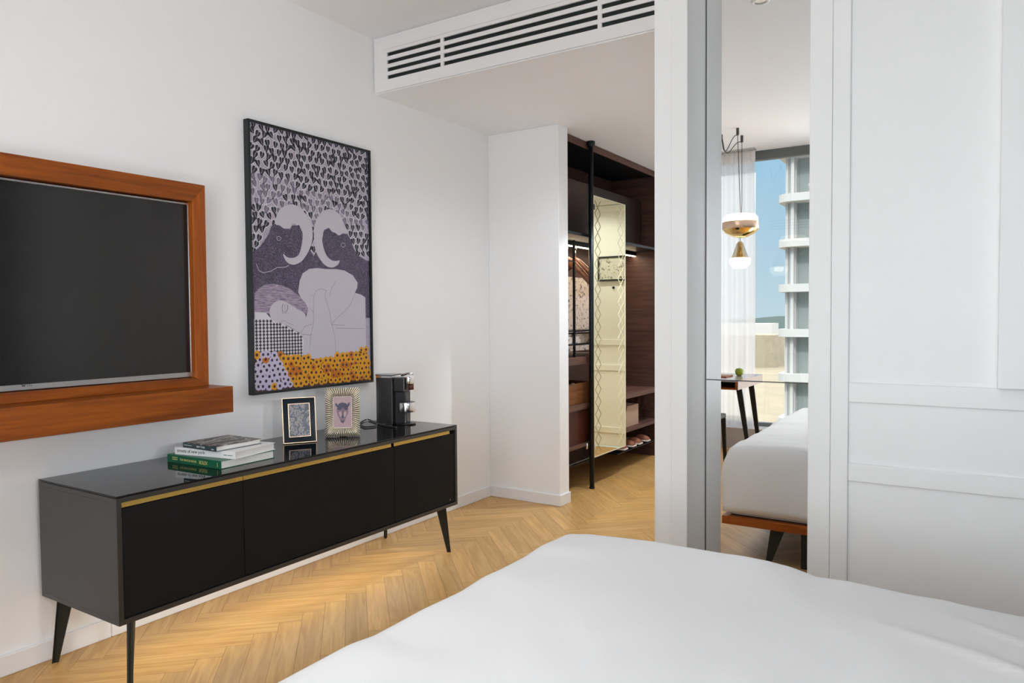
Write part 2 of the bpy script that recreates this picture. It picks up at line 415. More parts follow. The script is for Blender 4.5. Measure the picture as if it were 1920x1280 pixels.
t = thing('safety_plan', 'framed evacuation plan in thick black frame hanging on white entrance door', 'framed plan', (1.155, YE-.001, 1.65))
m = MB(); x0, x1, z0, z1, w = .955, 1.30, 1.645, 1.89, .018
m.box(x0, x1, YE-.02, YE-.001, z1-w, z1).box(x0, x1, YE-.02, YE-.001, z0, z0+w).box(x0, x0+w, YE-.02, YE-.001, z0+w, z1-w).box(x1-w, x1, YE-.02, YE-.001, z0+w, z1-w)
m.build('frame', M['ink'], t, .002)
MB().box(x0+w, x1-w, YE-.012, YE-.002, z0+w, z1-w).build('print', M['planprint'], t)

# ---- window wall with the big pane
struct('wall_window', MB().box(0, XR, YW-.3, YW-.02, -.1, .19).box(0, .10, YW-.3, YW-.02, .19, CZ).box(XR-.06, XR, YW-.3, YW-.02, .19, CZ), M['wall'])
struct('trim_3', MB().box(0, XR, YW-.02, YW+.20, 0, .20), mat('grey_plinth', srgb(196, 196, 198), .8), bevel=.004)
w1 = thing('window_1', None, None, (.1, YW-.1, .19)); w1['kind'] = 'structure'
m = MB().box(.10, XR-.06, YW-.14, YW-.06, CZ-.09, CZ).box(.10, XR-.06, YW-.14, YW-.06, .19, .23)
m.box(.10, .15, YW-.14, YW-.06, .23, CZ-.09).box(1.76, 1.82, YW-.14, YW-.06, .23, CZ-.09).box(XR-.11, XR-.06, YW-.14, YW-.06, .23, CZ-.09)
m.build('window_frame', M['winframe'], w1, .004)
MB().box(.15, 1.76, YW-.105, YW-.095, .23, CZ-.09).build('pane', M['pane'], w1)
MB().box(1.82, XR-.11, YW-.105, YW-.095, .23, CZ-.09).build('pane', M['pane'], w1)

# ================================================================== BULKHEAD AIR GRILLE
t = thing('air_grille', 'long white slotted air grille on bulkhead above the hall opening', 'air vent', (.94, YB-.02, 2.62))
y0, y1 = YB-.013, YB-.002
gx = [.111, .498, .52, 1.445, 1.467, 2.40, 2.42, 2.80]
zt = [2.820, 2.776, 2.733, 2.690]; sh = .022
m = MB().box(.012, 2.88, y0, y1, 2.605, zt[3]-sh).box(.012, 2.88, y0, y1, zt[0], 2.908).box(.012, gx[0], y0, y1, zt[3]-sh, zt[0]).box(gx[7], 2.88, y0, y1, zt[3]-sh, zt[0])
for a, b in ((1, 2), (3, 4), (5, 6)): m.box(gx[a], gx[b], y0, y1, zt[3]-sh, zt[0])
m.build('frame', M['grille'], t, .0012)
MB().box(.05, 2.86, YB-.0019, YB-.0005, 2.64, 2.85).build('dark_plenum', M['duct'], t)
for a in (0, 2, 4, 6):
    for k in range(3):
        MB().box(gx[a]-.001, gx[a+1]+.001, y0+.001, y1-.002, zt[k+1], zt[k]-sh).build('slat', M['grille'], t, .001)
m = MB().box(.095, 2.81, y0-.0012, y0, 2.838, 2.8395)
m.build('inner_seam', mat('grille_seam', (.6, .56, .58), .6), t)

# ================================================================== NICHE MIRROR
t = thing('wall_mirror', 'tall narrow mirror set back in white niche, reflecting bed and window', 'mirror', (XN+.2, MY, 0))
zs = onY(1420, 715, MY).z
MB().box(XN-.002, XN2+.03, MY, MY+.006, zs+.0022, CZ-.005).build('mirror_pane', M['mirror'], t)
MB().box(XN-.002, XN2+.03, MY, MY+.006, .02, zs-.0022).build('mirror_pane', M['mirror'], t)
MB().box(XN-.002, XN2+.03, MY-.001, MY+.012, zs-.0020, zs+.0020).box(XN+.0002, XN+.004, MY-.002, MY-.0005, .02, CZ-.005).build('joint_strip', M['joint'], t)

# ================================================================== SIDEBOARD
SX0, SX1, SY0, SY1, SZ0, SZ1 = .03, .56, 1.334, 3.232, .262, .705
t = thing('sideboard', 'long black sideboard with brass grip strips on splayed legs below the television', 'sideboard', ((SX0+SX1)/2, (SY0+SY1)/2, 0))
MB().box(SX0, SX1, SY0, SY1, SZ1-.006, SZ1).build('top_panel', M['black_glass'], t, .001)
m = MB().box(SX0, SX1, SY0, SY1, SZ1-.024, SZ1-.0075).box(SX0, SX1, SY0, SY1, SZ0, SZ0+.018)
m.box(SX0, SX1, SY0, SY0+.018, SZ0+.018, SZ1-.024).box(SX0, SX1, SY1-.018, SY1, SZ0+.018, SZ1-.024).box(SX0, SX0+.01, SY0+.018, SY1-.018, SZ0+.018, SZ1-.024)
m.box(SX0+.01, SX1-.03, 1.832, 1.846, SZ0+.018, SZ1-.024).box(SX0+.01, SX1-.03, 2.712, 2.726, SZ0+.018, SZ1-.024)
m.build('body', M['black_satin'], t, .0012)
dy = [(SY0+.021, 1.8375), (1.8405, 2.7175), (2.7205, SY1-.021)]
for a, b in dy: MB().box(SX1-.022, SX1-.003, a, b, SZ0+.022, .660).build('door_front', M['black_matte'], t, .001)
for (a, b) in ((SY0+.021, 1.8375), (1.8405, 2.7), (2.7205, 3.17)):
    MB().prism([(SX1-.010, a, .6615), (SX1-.004, a, .6635), (SX1-.006, a, .6795), (SX1-.010, a, .6795)], (0, b-a, 0)).build('grip_strip', M['brass'], t)
MB().box(SX1-.0035, SX1-.0015, 3.165, 3.170, SZ0+.035, SZ0+.040).build('lock_stud', M['chrome'], t)
def side_leg(fx, fy, sx, sy):
    # flat tapered steel blade set on the diagonal of the corner, with its bracket plate
    d = Vector((sx, sy, 0)).normalized(); n = Vector((-d.y, d.x, 0)); f = Vector((fx, fy, 0)); m = MB()
    tp = f-d*.040; zz = Vector((0, 0, SZ0))
    poly = [tp-d*.025+zz-Vector((0, 0, .028)), tp-d*.052+zz-Vector((0, 0, .028)), tp-d*.052+zz, tp+d*.025+zz, f+d*.010, f-d*.010]
    m.prism([p-n*.004 for p in poly], n*.008)
    m.prism([tp+d*.025+zz-n*.011, f+d*.010-n*.009, f+d*.006-n*.009, tp+d*.021+zz-n*.011], n*.020)
    return m
for (x, y, sx, sy) in ((.527, 3.190, 1, 1), (.052, 3.198, -1, 1), (.527, 1.385, 1, -1), (.052, 1.366, -1, -1)):
    side_leg(x, y, sx, sy).build('leg', M['leg_black'], t, .0008)

# ================================================================== TELEVISION, SURROUND, SHELF
FY0, FY1, FZ0, FZ1, FX = .62, 2.013, 1.004, 1.891, .10
t = thing('television_surround', 'teak wood frame around the television, mounted on the left wall', 'frame', (.05, (FY0+FY1)/2, FZ0))
fw = .064
def mitre(name, p, mt):
    m = MB().prism([(0.001, y, z) for y, z in p], (FX-.001, 0, 0)); m.build(name, mt, t, .0015)
zi0, zi1, yi0, yi1 = 1.043, FZ1-.078, FY0+fw, FY1-fw
mitre('frame_top', [(FY0, FZ1), (FY1, FZ1), (yi1, zi1), (yi0, zi1)], M['teak_y'])
mitre('frame_bottom', [(FY0, FZ0), (yi0, zi0), (yi1, zi0), (FY1, FZ0)], M['teak_y'])
mitre('frame_side', [(FY1, FZ0), (FY1, FZ1), (yi1, zi1), (yi1, zi0)], M['teak_z'])
mitre('frame_side', [(FY0, FZ0), (yi0, zi0), (yi0, zi1), (FY0, FZ1)], M['teak_z'])
MB().box(.001, .006, yi0, yi1, zi0, zi1).build('backing', M['ink'], t)
t = thing('television', 'large flat television with silver bezel set in teak frame', 'television', (.04, 1.32, 1.06))
tl = onX(355, 381, .07); bl = onX(361, 706, .07); ty1 = (tl.y+bl.y)/2; ty0 = 2*1.32-ty1
tz1, tz0 = tl.z, bl.z
bz = .008
MB().box(.0065, .058, ty0+.01, ty1-.01, tz0+.01, tz1-.01).build('back_casing', M['plastic'], t, .002)
m = MB().box(.058, .07, ty0, ty1, tz1-bz, tz1).box(.058, .07, ty0, ty1, tz0, tz0+.021).box(.058, .07, ty0, ty0+bz, tz0+.021, tz1-bz).box(.058, .07, ty1-bz, ty1, tz0+.021, tz1-bz)
m.build('bezel', M['bezel'], t, .0015)
MB().box(.058, .066, ty0+bz, ty1-bz, tz0+.021, tz1-bz).build('screen', M['screen'], t)
lg = onX(52, 721.5, .0702)
m = MB().tube([(.0700, lg.y-.014, lg.z), (.0707, lg.y-.014, lg.z)], .0062, 20); m.build('logo_disc', mat('logo_grey', (.08, .08, .085), .5), t)
text('logo_lettering', 'LG', .014, basis((0, 1, 0), (0, 0, 1), (.0702, lg.y-.003, lg.z-.005)), M['ink'], t, .0002)
MB().box(.052, .062, lg.y-.012, lg.y+.012, tz0-.010, tz0).build('sensor', M['plastic'], t)
t = thing('wall_shelf', 'thick teak ledge below the television, fixed to the left wall', 'shelf', (.11, 1.3, .889))
MB().box(.001, .22, .58, 2.049, .889, 1.0035).build('board', M['teak_y'], t, .002)
tt = t

# ================================================================== WALL ART
t = thing('wall_art', 'tall framed print of curled pale horns, leaves and a sleeping figure, black frame', 'picture', (.01, 2.72, .928))
ay0, ay1, az0, az1 = 2.296, 3.132, .929, 2.259
fd, ft = .036, .012
m = MB().box(.001, fd, ay0, ay1, az1-ft, az1).box(.001, fd, ay0, ay1, az0, az0+ft).box(.001, fd, ay0, ay0+ft, az0+ft, az1-ft).box(.001, fd, ay1-ft, ay1, az0+ft, az1-ft)
m.build('frame', M['frame_black'], t, .001)
XC = .024
PM = ['p_ground', 'p_dark', 'scribble', 'p_pale', 'p_hair', 'p_mid', 'p_ink', 'p_yel', 'p_org', 'p_lil', 'p_brown', 'p_white']
M['p_ground'] = mat('print_lilac_grey', srgb(166, 158, 176), .55, noise=.12, nscale=60)
M['p_dark'] = mat('print_ink_blue', srgb(38, 36, 52), .55)
M['p_pale'] = mat('print_pale_lilac', srgb(190, 184, 196), .55)
M['p_hair'] = ramp_noise('print_hair', [(.35, srgb(112, 98, 122)), (.65, srgb(170, 156, 176))], 60, .55, .5, stretch=(1, .4, 3))
M['p_mid'] = mat('print_mid_lilac', srgb(118, 108, 130), .55, noise=.2, nscale=90)
M['p_ink'] = mat('print_black', srgb(22, 22, 30), .55)
M['p_yel'] = mat('print_yellow', srgb(214, 150, 18), .55)
M['p_org'] = mat('print_orange', srgb(190, 108, 14), .55)
M['p_lil'] = mat('print_flower_lilac', srgb(190, 180, 206), .55)
M['p_brown'] = mat('print_plum', srgb(72, 38, 42), .55)
M['p_white'] = mat('print_light', srgb(206, 202, 212), .55)
PI_ = {n: i for i, n in enumerate(PM)}
art = MB().box(.004, XC, ay0+ft, ay1-ft, az0+ft, az1-ft, 0)
LAY = [0]
def lay(k): return XC + .0003 + k*.00022
def poly2(pts, mname, k):       # pts: (y,z) on the canvas plane
    art.add([(lay(k), y, z) for y, z in pts], [tuple(range(len(pts)))], PI_[mname])
def c3(x, y): p = onX(460+x/6.4, 360+y/6.4, XC); return (p.y, p.z)
def c4(x, y): p = onX(460+x/5.0196, 490+y/5.0196, XC); return (p.y, p.z)
def sm(pts, n=3):               # Catmull-Rom smoothing of a closed outline
    out = []; N = len(pts)
    for i in range(N):
        p0, p1, p2, p3 = pts[i-1], pts[i], pts[(i+1) % N], pts[(i+2) % N]
        for s in range(n):
            u = s/n
            out.append(tuple(.5*((2*p1[k])+(-p0[k]+p2[k])*u+(2*p0[k]-5*p1[k]+4*p2[k]-p3[k])*u*u+(-p0[k]+3*p1[k]-3*p2[k]+p3[k])*u**3) for k in (0, 1)))
    return out
def inside(p, poly):
    c = False
    for i in range(len(poly)):
        a, b = poly[i-1], poly[i]
        if (a[1] > p[1]) != (b[1] > p[1]) and p[0] < (b[0]-a[0])*(p[1]-a[1])/(b[1]-a[1])+a[0]: c = not c
    return c
def line(pts, wd, mname, k):
    for a, b in zip(pts, pts[1:]):
        d = Vector((b[0]-a[0], b[1]-a[1])); n = Vector((-d.y, d.x)).normalized()*wd/2
        poly2([(a[0]+n.x, a[1]+n.y), (b[0]+n.x, b[1]+n.y), (b[0]-n.x, b[1]-n.y), (a[0]-n.x, a[1]-n.y)], mname, k)
body = [c3(*p) for p in [(80,720),(160,668),(200,620),(270,520),(310,410),(350,385),(410,400),(460,440),(540,440),(560,400),(640,400),(690,560),(780,700),(820,770),(850,700),(920,570),(940,460),(1000,430),(1080,490),(1215,495),(1260,560),(1300,680),(1350,760),(1450,820)]] 
yl, yr = ay0+ft+.001, ay1-ft-.001
body = [(min(max(y, yl), yr), z) for y, z in body]
body += [(yr, body[-1][1]-.002), (yr, 1.30), (yl, 1.30), (yl, body[0][1]-.002)]
hornL = [c3(*p) for p in [(355,380),(375,280),(430,190),(530,148),(620,165),(700,235),(760,320),(800,420),(805,560),(770,680),(715,780),(660,840),(580,872),(510,850),(470,800),(452,740),(500,780),(560,790),(620,770),(655,715),(680,600),(685,500),(665,440),(640,395),(580,378),(550,395),(530,435),(460,435),(410,400)]]
hornR = [c3(*p) for p in [(822,440),(835,370),(870,290),(930,230),(1010,205),(1090,235),(1140,290),(1180,370),(1210,440),(1215,500),(1170,495),(1120,520),(1080,490),(1040,475),(1000,430),(960,440),(930,490),(920,570),(940,680),(980,770),(1040,820),(1095,825),(1130,820),(1110,870),(1040,905),(960,880),(890,800),(840,700),(822,570)]]
pale = [c4(*p) for p in [(495,290),(510,180),(540,110),(600,70),(680,62),(760,72),(850,72),(930,85),(1010,130),(1055,200),(1050,250),(1030,295),(1090,312),(1128,340),(1135,845),(1000,850),(850,885),(820,912),(780,932),(700,922),(540,905),(540,700),(490,640),(560,560),(585,470),(560,400),(520,340)]]
pale = [(min(y, yr), z) for y, z in pale]
hair = [c4(*p) for p in [(84,300),(130,250),(190,215),(270,210),(360,230),(430,265),(500,320),(560,385),(590,440),(580,495),(530,470),(480,445),(420,410),(350,370),(290,375),(240,420),(225,490),(190,485),(84,478)]]
hair = [(max(y, yl), z) for y, z in hair]
face = [c4(*p) for p in [(225,490),(240,420),(290,375),(350,368),(420,405),(490,450),(560,490),(565,560),(545,650),(490,660),(400,600),(330,610),(260,570)]]
knit = [c4(*p) for p in [(84,475),(190,480),(260,560),(350,590),(440,640),(530,690),(548,740),(535,895),(240,892),(84,885)]]
knit = [(max(y, yl), z) for y, z in knit]
meadow = [c4(*p) for p in [(84,885),(240,895),(540,905),(790,935),(850,890),(1140,845)]]
meadow = [(min(max(y, yl), yr), z) for y, z in meadow] + [(yr, az0+ft+.001), (yl, az0+ft+.001)]
poly2(body, 'scribble', 3)
# leaves
def leaf(y, z, s, a, dark):
    pts = [(0, -.62), (.34, -.2), (.46, .18), (.36, .44), (.14, .48), (0, .30), (-.14, .48), (-.36, .44), (-.46, .18), (-.34, -.2)]
    ca, sa = math.cos(a), math.sin(a)
    T = lambda q, k=1.0: (min(max(y+(q[0]*ca-q[1]*sa)*s*k, yl), yr), min(z+(q[0]*sa+q[1]*ca)*s*k, az1-ft-.001))
    poly2([T(q, 1.12) for q in pts], 'p_white', 1)
    poly2([T(q, .86) for q in pts], 'p_dark' if dark else 'p_mid', 2)
    line([T((0, .22)), T((.03, -.10)), T((0, -.30))], .0016, 'p_white' if dark else 'p_pale', 2.6)
rnd = random.Random(3)
r = 0; z = az1-ft-.006
while z > 1.45:
    y = yl + (.012 if r % 2 else .030)
    while y < yr:
        jy, jz = y+rnd.uniform(-.006, .006), z+rnd.uniform(-.006, .006)
        if not inside((jy, jz), body):
            # a paler cloud drifts behind the horns
            u = (jy-2.30)/.84; cen = 1.905-.11*(u-.3)
            pale_zone = abs(jz-cen) < (.085 if u < .72 else .03) and rnd.random() < .88
            leaf(jy, jz, rnd.uniform(.037, .042), rnd.uniform(-.6, .6), not pale_zone)
        y += .041
    z -= .036; r += 1
poly2(sm(hornL), 'p_pale', 4); poly2(sm(hornR), 'p_pale', 4)
for cx, cy in ((400, 555), (1172, 635)):
    line([c3(cx+26*math.cos(a*.7), cy+26*math.sin(a*.7)) for a in range(10)], .0018, 'p_white', 4)
line([c3(*p) for p in [(130,860),(160,940),(210,968),(300,950),(380,905),(480,900),(520,878)]], .0022, 'p_white', 4)
for _ in range(150):
    y_, z_ = rnd.uniform(yl, yr), rnd.uniform(1.33, 1.72)
    if inside((y_, z_), body):
        a = rnd.uniform(0, 6.3); R_ = rnd.uniform(.008, .02)
        q = [(y_+R_*math.cos(a+k*.5), z_+R_*math.sin(a+k*.5)) for k in range(5)]
        if all(yl < s_[0] < yr and inside(s_, body) for s_ in q): line(q, .0011, 'p_mid', 3.5)
poly2(pale, 'p_pale', 5)
poly2(hair, 'p_hair', 6); poly2(sm(face, 2), 'p_pale', 7)
poly2(knit, 'p_white', 8)
for q in ([(640,345),(640,560),(615,700),(605,800)], [(640,345),(660,280),(710,255),(760,275),(745,330),(760,370)], [(850,180),(810,250),(790,330)], [(1030,300),(990,400),(930,470),(850,540),(810,590)], [(810,595),(930,600)], [(810,590),(840,700),(850,860)], [(760,370),(790,470),(810,590)], [(530,685),(620,690)], [(545,620),(620,590)], [(520,670),(560,610)], [(600,440),(640,480)], [(350,400),(343,440),(352,490)], [(362,402),(372,440),(365,490)], [(392,405),(398,440),(376,490)], [(330,600),(340,560),(370,560),(400,580),(450,600)], [(640,330),(615,315)], [(850,628),(1125,632)]):
    line([c4(*p) for p in q], .0017, 'p_mid', 9)
for q in ([(350,400),(343,440),(352,490)], [(392,405),(398,440),(376,490)]): line([c4(*p) for p in q], .0024, 'p_ink', 9.5)
# houndstooth knit in rows that fan out
row = 0
zz = 1.02
while zz < 1.30:
    yy = yl
    while yy < 2.62:
        if inside((yy, zz), knit):
            ang = .9*(1.12-zz)*0 + (.55 if yy < 2.38 else -.1)
            s = .0058
            for dx, dz in ((0, 0), (1, 0), (0, 1), (-1, .0), (0, -1)):
                cy_, cz_ = yy+dx*s*.9, zz+dz*s*.9
                h = s*.52
                if inside((cy_, cz_), knit): poly2([(cy_-h, cz_-h), (cy_+h, cz_-h), (cy_+h, cz_+h), (cy_-h, cz_+h)], 'p_ink', 8.6+.1*(dx+1)+.05*dz)
        yy += .0215 if yy < 2.40 else .0190
    zz += .0170 if row % 2 else .0165; row += 1
poly2(meadow, 'p_brown', 10)
def flower(y, z, R_, pet, cen, k):
    n = 9; pts = []
    for i in range(n*2):
        rr_ = R_*(1.0 if i % 2 else .84); a = PI*i/n
        pts.append((min(max(y+rr_*math.cos(a), yl), yr), max(z+rr_*math.sin(a), az0+ft+.001)))
    poly2(pts, pet, k)
    poly2([(min(max(y+R_*.36*math.cos(2*PI*i/10), yl), yr), max(z+R_*.36*math.sin(2*PI*i/10), az0+ft+.001)) for i in range(10)], cen, k+.12)
zz = az0+ft-.002; row = 0; kk = 0
while zz < 1.14:
    yy = yl+.008+(.014 if row % 2 else 0)
    while yy < yr-.004:
        jy, jz = yy+rnd.uniform(-.005, .005), zz+rnd.uniform(-.005, .005)
        if inside((jy, jz-.012), meadow):
            lim = 2.50+.10*(1.06-jz)/.1*.5
            lil = jy < lim and rnd.random() < .86
            kk += 1
            flower(jy, jz, rnd.uniform(.0185, .0235), 'p_lil' if lil else ('p_yel' if rnd.random() < .72 else 'p_org'), 'p_dark' if lil else 'p_brown', 10.5+(kk % 7)*.3)
        yy += .034
    zz += .026; row += 1
ao = art.build('print', [M[n] for n in PM], t)

# ================================================================== THINGS ON THE SIDEBOARD
ZT = SZ1
def book(label, corner, a, ln, wd, th, z, cov, top, pages_face='open'):
    # corner: front-left foot of the spine; spine runs along local x, pages go along local y
    o = thing('book', label, 'book', (corner[0], corner[1], z), 'books stacked on the sideboard', a)
    W = o.matrix_basis; c = .0022
    m = MB().box(0, ln, 0, wd, th-c, th, 1, W).box(0, ln, 0, wd, 0, c, 0, W).box(0, ln, 0, c*1.6, c, th-c, 0, W)
    m.build('cover', [cov, top], o, .0006)
    MB().box(.004, ln-.004, c*1.6, wd-.005, c, th-c, 0, W).build('pages', M['page'], o)
    return o, W
b1, W1 = book('green hardback at the bottom of the book stack with gold spine lettering', (.137, 1.784), math.atan2(.014, .337), .337, .272, .033, ZT, M['green'], M['green'])
W = b1.matrix_basis
text('spine_lettering', 'ROLEX', .021, W @ basis((1, 0, 0), (0, 0, 1), (.205, -.0002, .009)), M['goldink'], b1, .0003, .80)
text('spine_lettering', 'THE WATCH BOOK', .0125, W @ basis((1, 0, 0), (0, 0, 1), (.082, -.0002, .012)), M['goldink'], b1, .0003, .95)
for q_ in ((.033, .068, .0205, .0235), (.033, .066, .0125, .0155), (.3165, .3185, .007, .025)): MB().box(q_[0], q_[1], -.0005, .0002, q_[2], q_[3], 0, W).build('spine_mark', M['goldink'], b1)
z2 = ZT+.0335
p = onZ(328, 851, z2); q = onZ(441, 861, z2); a2 = math.atan2(q.y-p.y, q.x-p.x); l2 = (q.xy-p.xy).length
b2, W2 = book('white paperback in the middle of the book stack, black words on spine', (p.x, p.y), a2, l2, .235, .030, z2, M['whitecover'], M['whitecover'])
W = b2.matrix_basis
text('spine_lettering', 'streets of new york', .0205, W @ basis((1, 0, 0), (0, 0, 1), (.012, -.0002, .010)), M['ink'], b2, .0003, .93)
for q_ in ((l2-.060, l2-.044, .0125, .0150), (l2-.040, l2-.014, .0125, .0145)): MB().box(q_[0], q_[1], -.0005, .0002, q_[2], q_[3], 0, W).build('spine_mark', M['ink'], b2)
z3 = z2+.0305
p = onZ(343, 838, z3); q = onZ(405, 847, z3); r_ = onZ(500, 833, z3); a3 = math.atan2(q.y-p.y, q.x-p.x); l3 = (q.xy-p.xy).length
b3, W3 = book('dark slate book on top of the book stack with black and white city cover', (p.x, p.y), a3, l3, (r_.xy-q.xy).length, .021, z3, M['slate'], M['cityphoto'])
W = b3.matrix_basis
text('spine_lettering', 'NEW YORK', .0115, W @ basis((1, 0, 0), (0, 0, 1), (l3*.42, -.0002, .0065)), M['whiteink'], b3, .0003, .9)
for q_ in ((.008, .06, .010, .012), (l3-.03, l3-.014, .006, .009)): MB().box(q_[0], q_[1], -.0005, .0002, q_[2], q_[3], 0, W).build('spine_mark', M['whiteink'], b3)

def tilt_frame(name, label, L_, R_, w, h, lean, grp):
    d = Vector((R_[0]-L_[0], R_[1]-L_[1], 0)).normalized()
    o = thing(name, label, 'photo frame', (L_[0], L_[1], ZT), grp)
    n = Vector((d.y, -d.x, 0))                  # faces the camera side
    up = (Vector((0, 0, 1))*math.cos(lean) - n*math.sin(lean))
    nn = d.cross(up)                            # outward normal
    B = Matrix(((d.x, up.x, nn.x, L_[0]), (d.y, up.y, nn.y, L_[1]), (d.z, up.z, nn.z, ZT+.0015), (0, 0, 0, 1)))
    return o, B, d, up, nn
def pl(B, u, v, k): return B @ Vector((u, v, k))
o, B, d_, up_, nn_ = tilt_frame('photo_frame', 'navy photo frame with thin rose gold edges beside the books', (.224, 2.315), (.304, 2.444), .152, .213, .16, 'photo frames on the sideboard')
w, h = .156, .216
MB().box(.003, w-.003, .003, h-.003, -.006, .006, 0, B).build('border', M['navy'], o)
def rim(u0, u1, v0, v1, t_, k0, k1):
    return MB().box(u0, u1, v1-t_, v1, k0, k1, 0, B).box(u0, u1, v0, v0+t_, k0, k1, 0, B).box(u0, u0+t_, v0+t_, v1-t_, k0, k1, 0, B).box(u1-t_, u1, v0+t_, v1-t_, k0, k1, 0, B)
rim(0, w, 0, h, .0035, -.007, .0085).build('outer_edge', M['rose'], o, .0006)
rim(.027, w-.027, .028, h-.028, .0035, .006, .009).build('inner_edge', M['rose'], o, .0006)
MB().box(.0305, w-.0305, .0315, h-.0315, .0055, .0075, 0, B).build('picture', M['swirl'], o)
MB().prism([pl(B, w/2-.02, .16, -.0065), pl(B, w/2+.02, .16, -.0065), Vector(pl(B, w/2+.02, .0, -.0065))-nn_*.07+Vector((0, 0, .012)), Vector(pl(B, w/2-.02, .0, -.0065))-nn_*.07+Vector((0, 0, .012))], nn_*-.002).build('easel_back', M['ink'], o)
o, B, d_, up_, nn_ = tilt_frame('photo_frame', 'fluted champagne silver photo frame standing beside the coffee machine', (.249, 2.556), (.372, 2.672), .170, .243, .14, 'photo frames on the sideboard')
w, h = .170, .244; iu, iv = .040, .044
MB().box(.002, w-.002, .002, h-.002, -.006, .003, 0, B).build('back_plate', mat('aged_bronze', (.16, .12, .08), .5, metal=.6), o)
fl = MB()
def flute(a, b, wa, wb):
    a = Vector(a); b = Vector(b); d = (b-a).normalized(); s = Vector((-d.y, d.x)); rings = []
    for (c, ww, kk) in ((a, wa, .0075), (a*.5+b*.5, (wa+wb)/2, .011), (b, wb, .006)):
        ring = []
        for i in range(7):
            an = PI*i/6
            q = c+s*(math.cos(an)*ww*.36); ring.append(pl(B, q.x, q.y, .003+math.sin(an)*kk*1.5))
        rings.append(ring)
    fl.loft(rings, 0, True, True, True)
nh, nv = 14, 20
for i in range(nh):
    u0 = w*(i+.5)/nh; u1 = iu+(w-2*iu)*(i+.5)/nh
    flute((u0, 0), (u1, iv), w/nh, (w-2*iu)/nh); flute((u0, h), (u1, h-iv), w/nh, (w-2*iu)/nh)
for i in range(nv):
    v0 = h*(i+.5)/nv; v1 = iv+(h-2*iv)*(i+.5)/nv
    flute((0, v0), (iu, v1), h/nv, (h-2*iv)/nv); flute((w, v0), (w-iu, v1), h/nv, (h-2*iv)/nv)
fl.build('fluted_border', M['champ'], o)
rim(iu-.001, w-iu+.001, iv-.001, h-iv+.001, .0016, .002, .007).build('inner_edge', M['champ'], o)
pm = MB().box(iu+.001, w-iu-.001, iv+.001, h-iv-.001, .002, .0055, 0, B)
def pp(pts, mi, k): pm.add([pl(B, iu+(w-2*iu)*u, iv+(h-2*iv)*(1-v), .0057+k*.0002) for u, v in pts], [tuple(range(len(pts)))], mi)
pp([(.22,.30),(.30,.22),(.5,.19),(.70,.22),(.80,.30),(.82,.48),(.76,.60),(.66,.72),(.60,.82),(.5,.86),(.40,.82),(.34,.72),(.24,.60),(.18,.48)], 2, 0)
pp([(.24,.28),(.34,.21),(.5,.19),(.66,.21),(.78,.28),(.80,.42),(.66,.44),(.52,.34),(.38,.44),(.22,.42)], 1, 1)
pp([(.10,.20),(.20,.22),(.26,.30),(.20,.34),(.13,.28)], 1, 1); pp([(.90,.18),(.80,.22),(.75,.30),(.81,.34),(.88,.28)], 1, 1)
pp([(.30,.50),(.40,.46),(.47,.54),(.44,.66),(.36,.64)], 0, 2); pp([(.72,.50),(.62,.46),(.56,.54),(.58,.66),(.66,.64)], 0, 2)
pp([(.5,.42),(.54,.60),(.58,.66),(.5,.70),(.43,.66),(.47,.60)], 1, 2); pp([(.38,.76),(.5,.78),(.62,.75),(.5,.85)], 1, 2)
pm.build('picture', [mat('print_pink', srgb(184, 156, 162), .6, noise=.06, nscale=150), mat('print_slate', srgb(78, 76, 96), .6), mat('print_plum_grey', srgb(138, 112, 128), .6, noise=.2, nscale=120)], o)
MB().prism([pl(B, w/2-.02, .17, -.0065), pl(B, w/2+.02, .17, -.0065), Vector(pl(B, w/2+.02, .0, -.0065))-nn_*.07+Vector((0, 0, .012)), Vector(pl(B, w/2-.02, .0, -.0065))-nn_*.07+Vector((0, 0, .012))], nn_*-.002).build('easel_back', M['ink'], o)

# coffee machine, seen in profile with its outlet to the right
cm = thing('coffee_machine', 'black capsule coffee machine with chrome lever head and cup support on sideboard', 'coffee machine', (.215, 3.095, ZT), rz=math.radians(14))
W = cm.matrix_basis
def stadium(x0, x1, r, z, n=10):
    out = [Vector((x0+r*math.cos(PI/2+PI*i/n), r*math.sin(PI/2+PI*i/n), z)) for i in range(n+1)]
    out += [Vector((x1, -r, z)), Vector((x1, r, z))]
    return [W @ v for v in out]
MB().loft([stadium(-.040, .026, .058, z) for z in (.004, .262)], 0, False).build('body', M['black_satin'], cm, .002)
MB().loft([stadium(-.041, .026, .060, z) for z in (.272, .279)], 0, False).build('lid', mat('lid_grey', (.10, .12, .13), .25, coat=.3), cm, .002)
MB().loft([stadium(-.040, .026, .0595, z) for z in (.262, .272)], 0, False).build('chrome_band', M['chrome'], cm)
MB().box(.026, .093, -.042, .042, .185, .262, 0, W).build('brew_head', M['black_satin'], cm, .004)
MB().box(.0265, .096, -.030, .030, .004, .185, 0, W).build('column', M['smoke'], cm, .006)
MB().loft([[W @ Vector((.108+.024*math.cos(2*PI*i/20), .034*math.sin(2*PI*i/20), z)) for i in range(20)] for z in (.228, .268)], 0).build('chrome_head', M['chrome'], cm, .002)
MB().tube([W @ Vector(v) for v in ((.055, 0, .274), (.080, 0, .281), (.108, 0, .286), (.130, 0, .279))], [.008, .008, .007, .005], 10).build('lever', M['chrome'], cm)
m = MB().loft([[W @ Vector((.114+.015*math.cos(2*PI*i/16), .017*math.sin(2*PI*i/16), z)) for i in range(16)] for z in (.194, .226)], 0)
m.build('coffee_outlet', mat('outlet_brown', (.12, .03, .02), .2), cm)
MB().loft([[W @ Vector((.086+.050*math.cos(2*PI*i/32), .050*math.sin(2*PI*i/32), z)) for i in range(32)] for z in (.070, .124)], 0).build('cup_support', M['chrome'], cm, .0015)
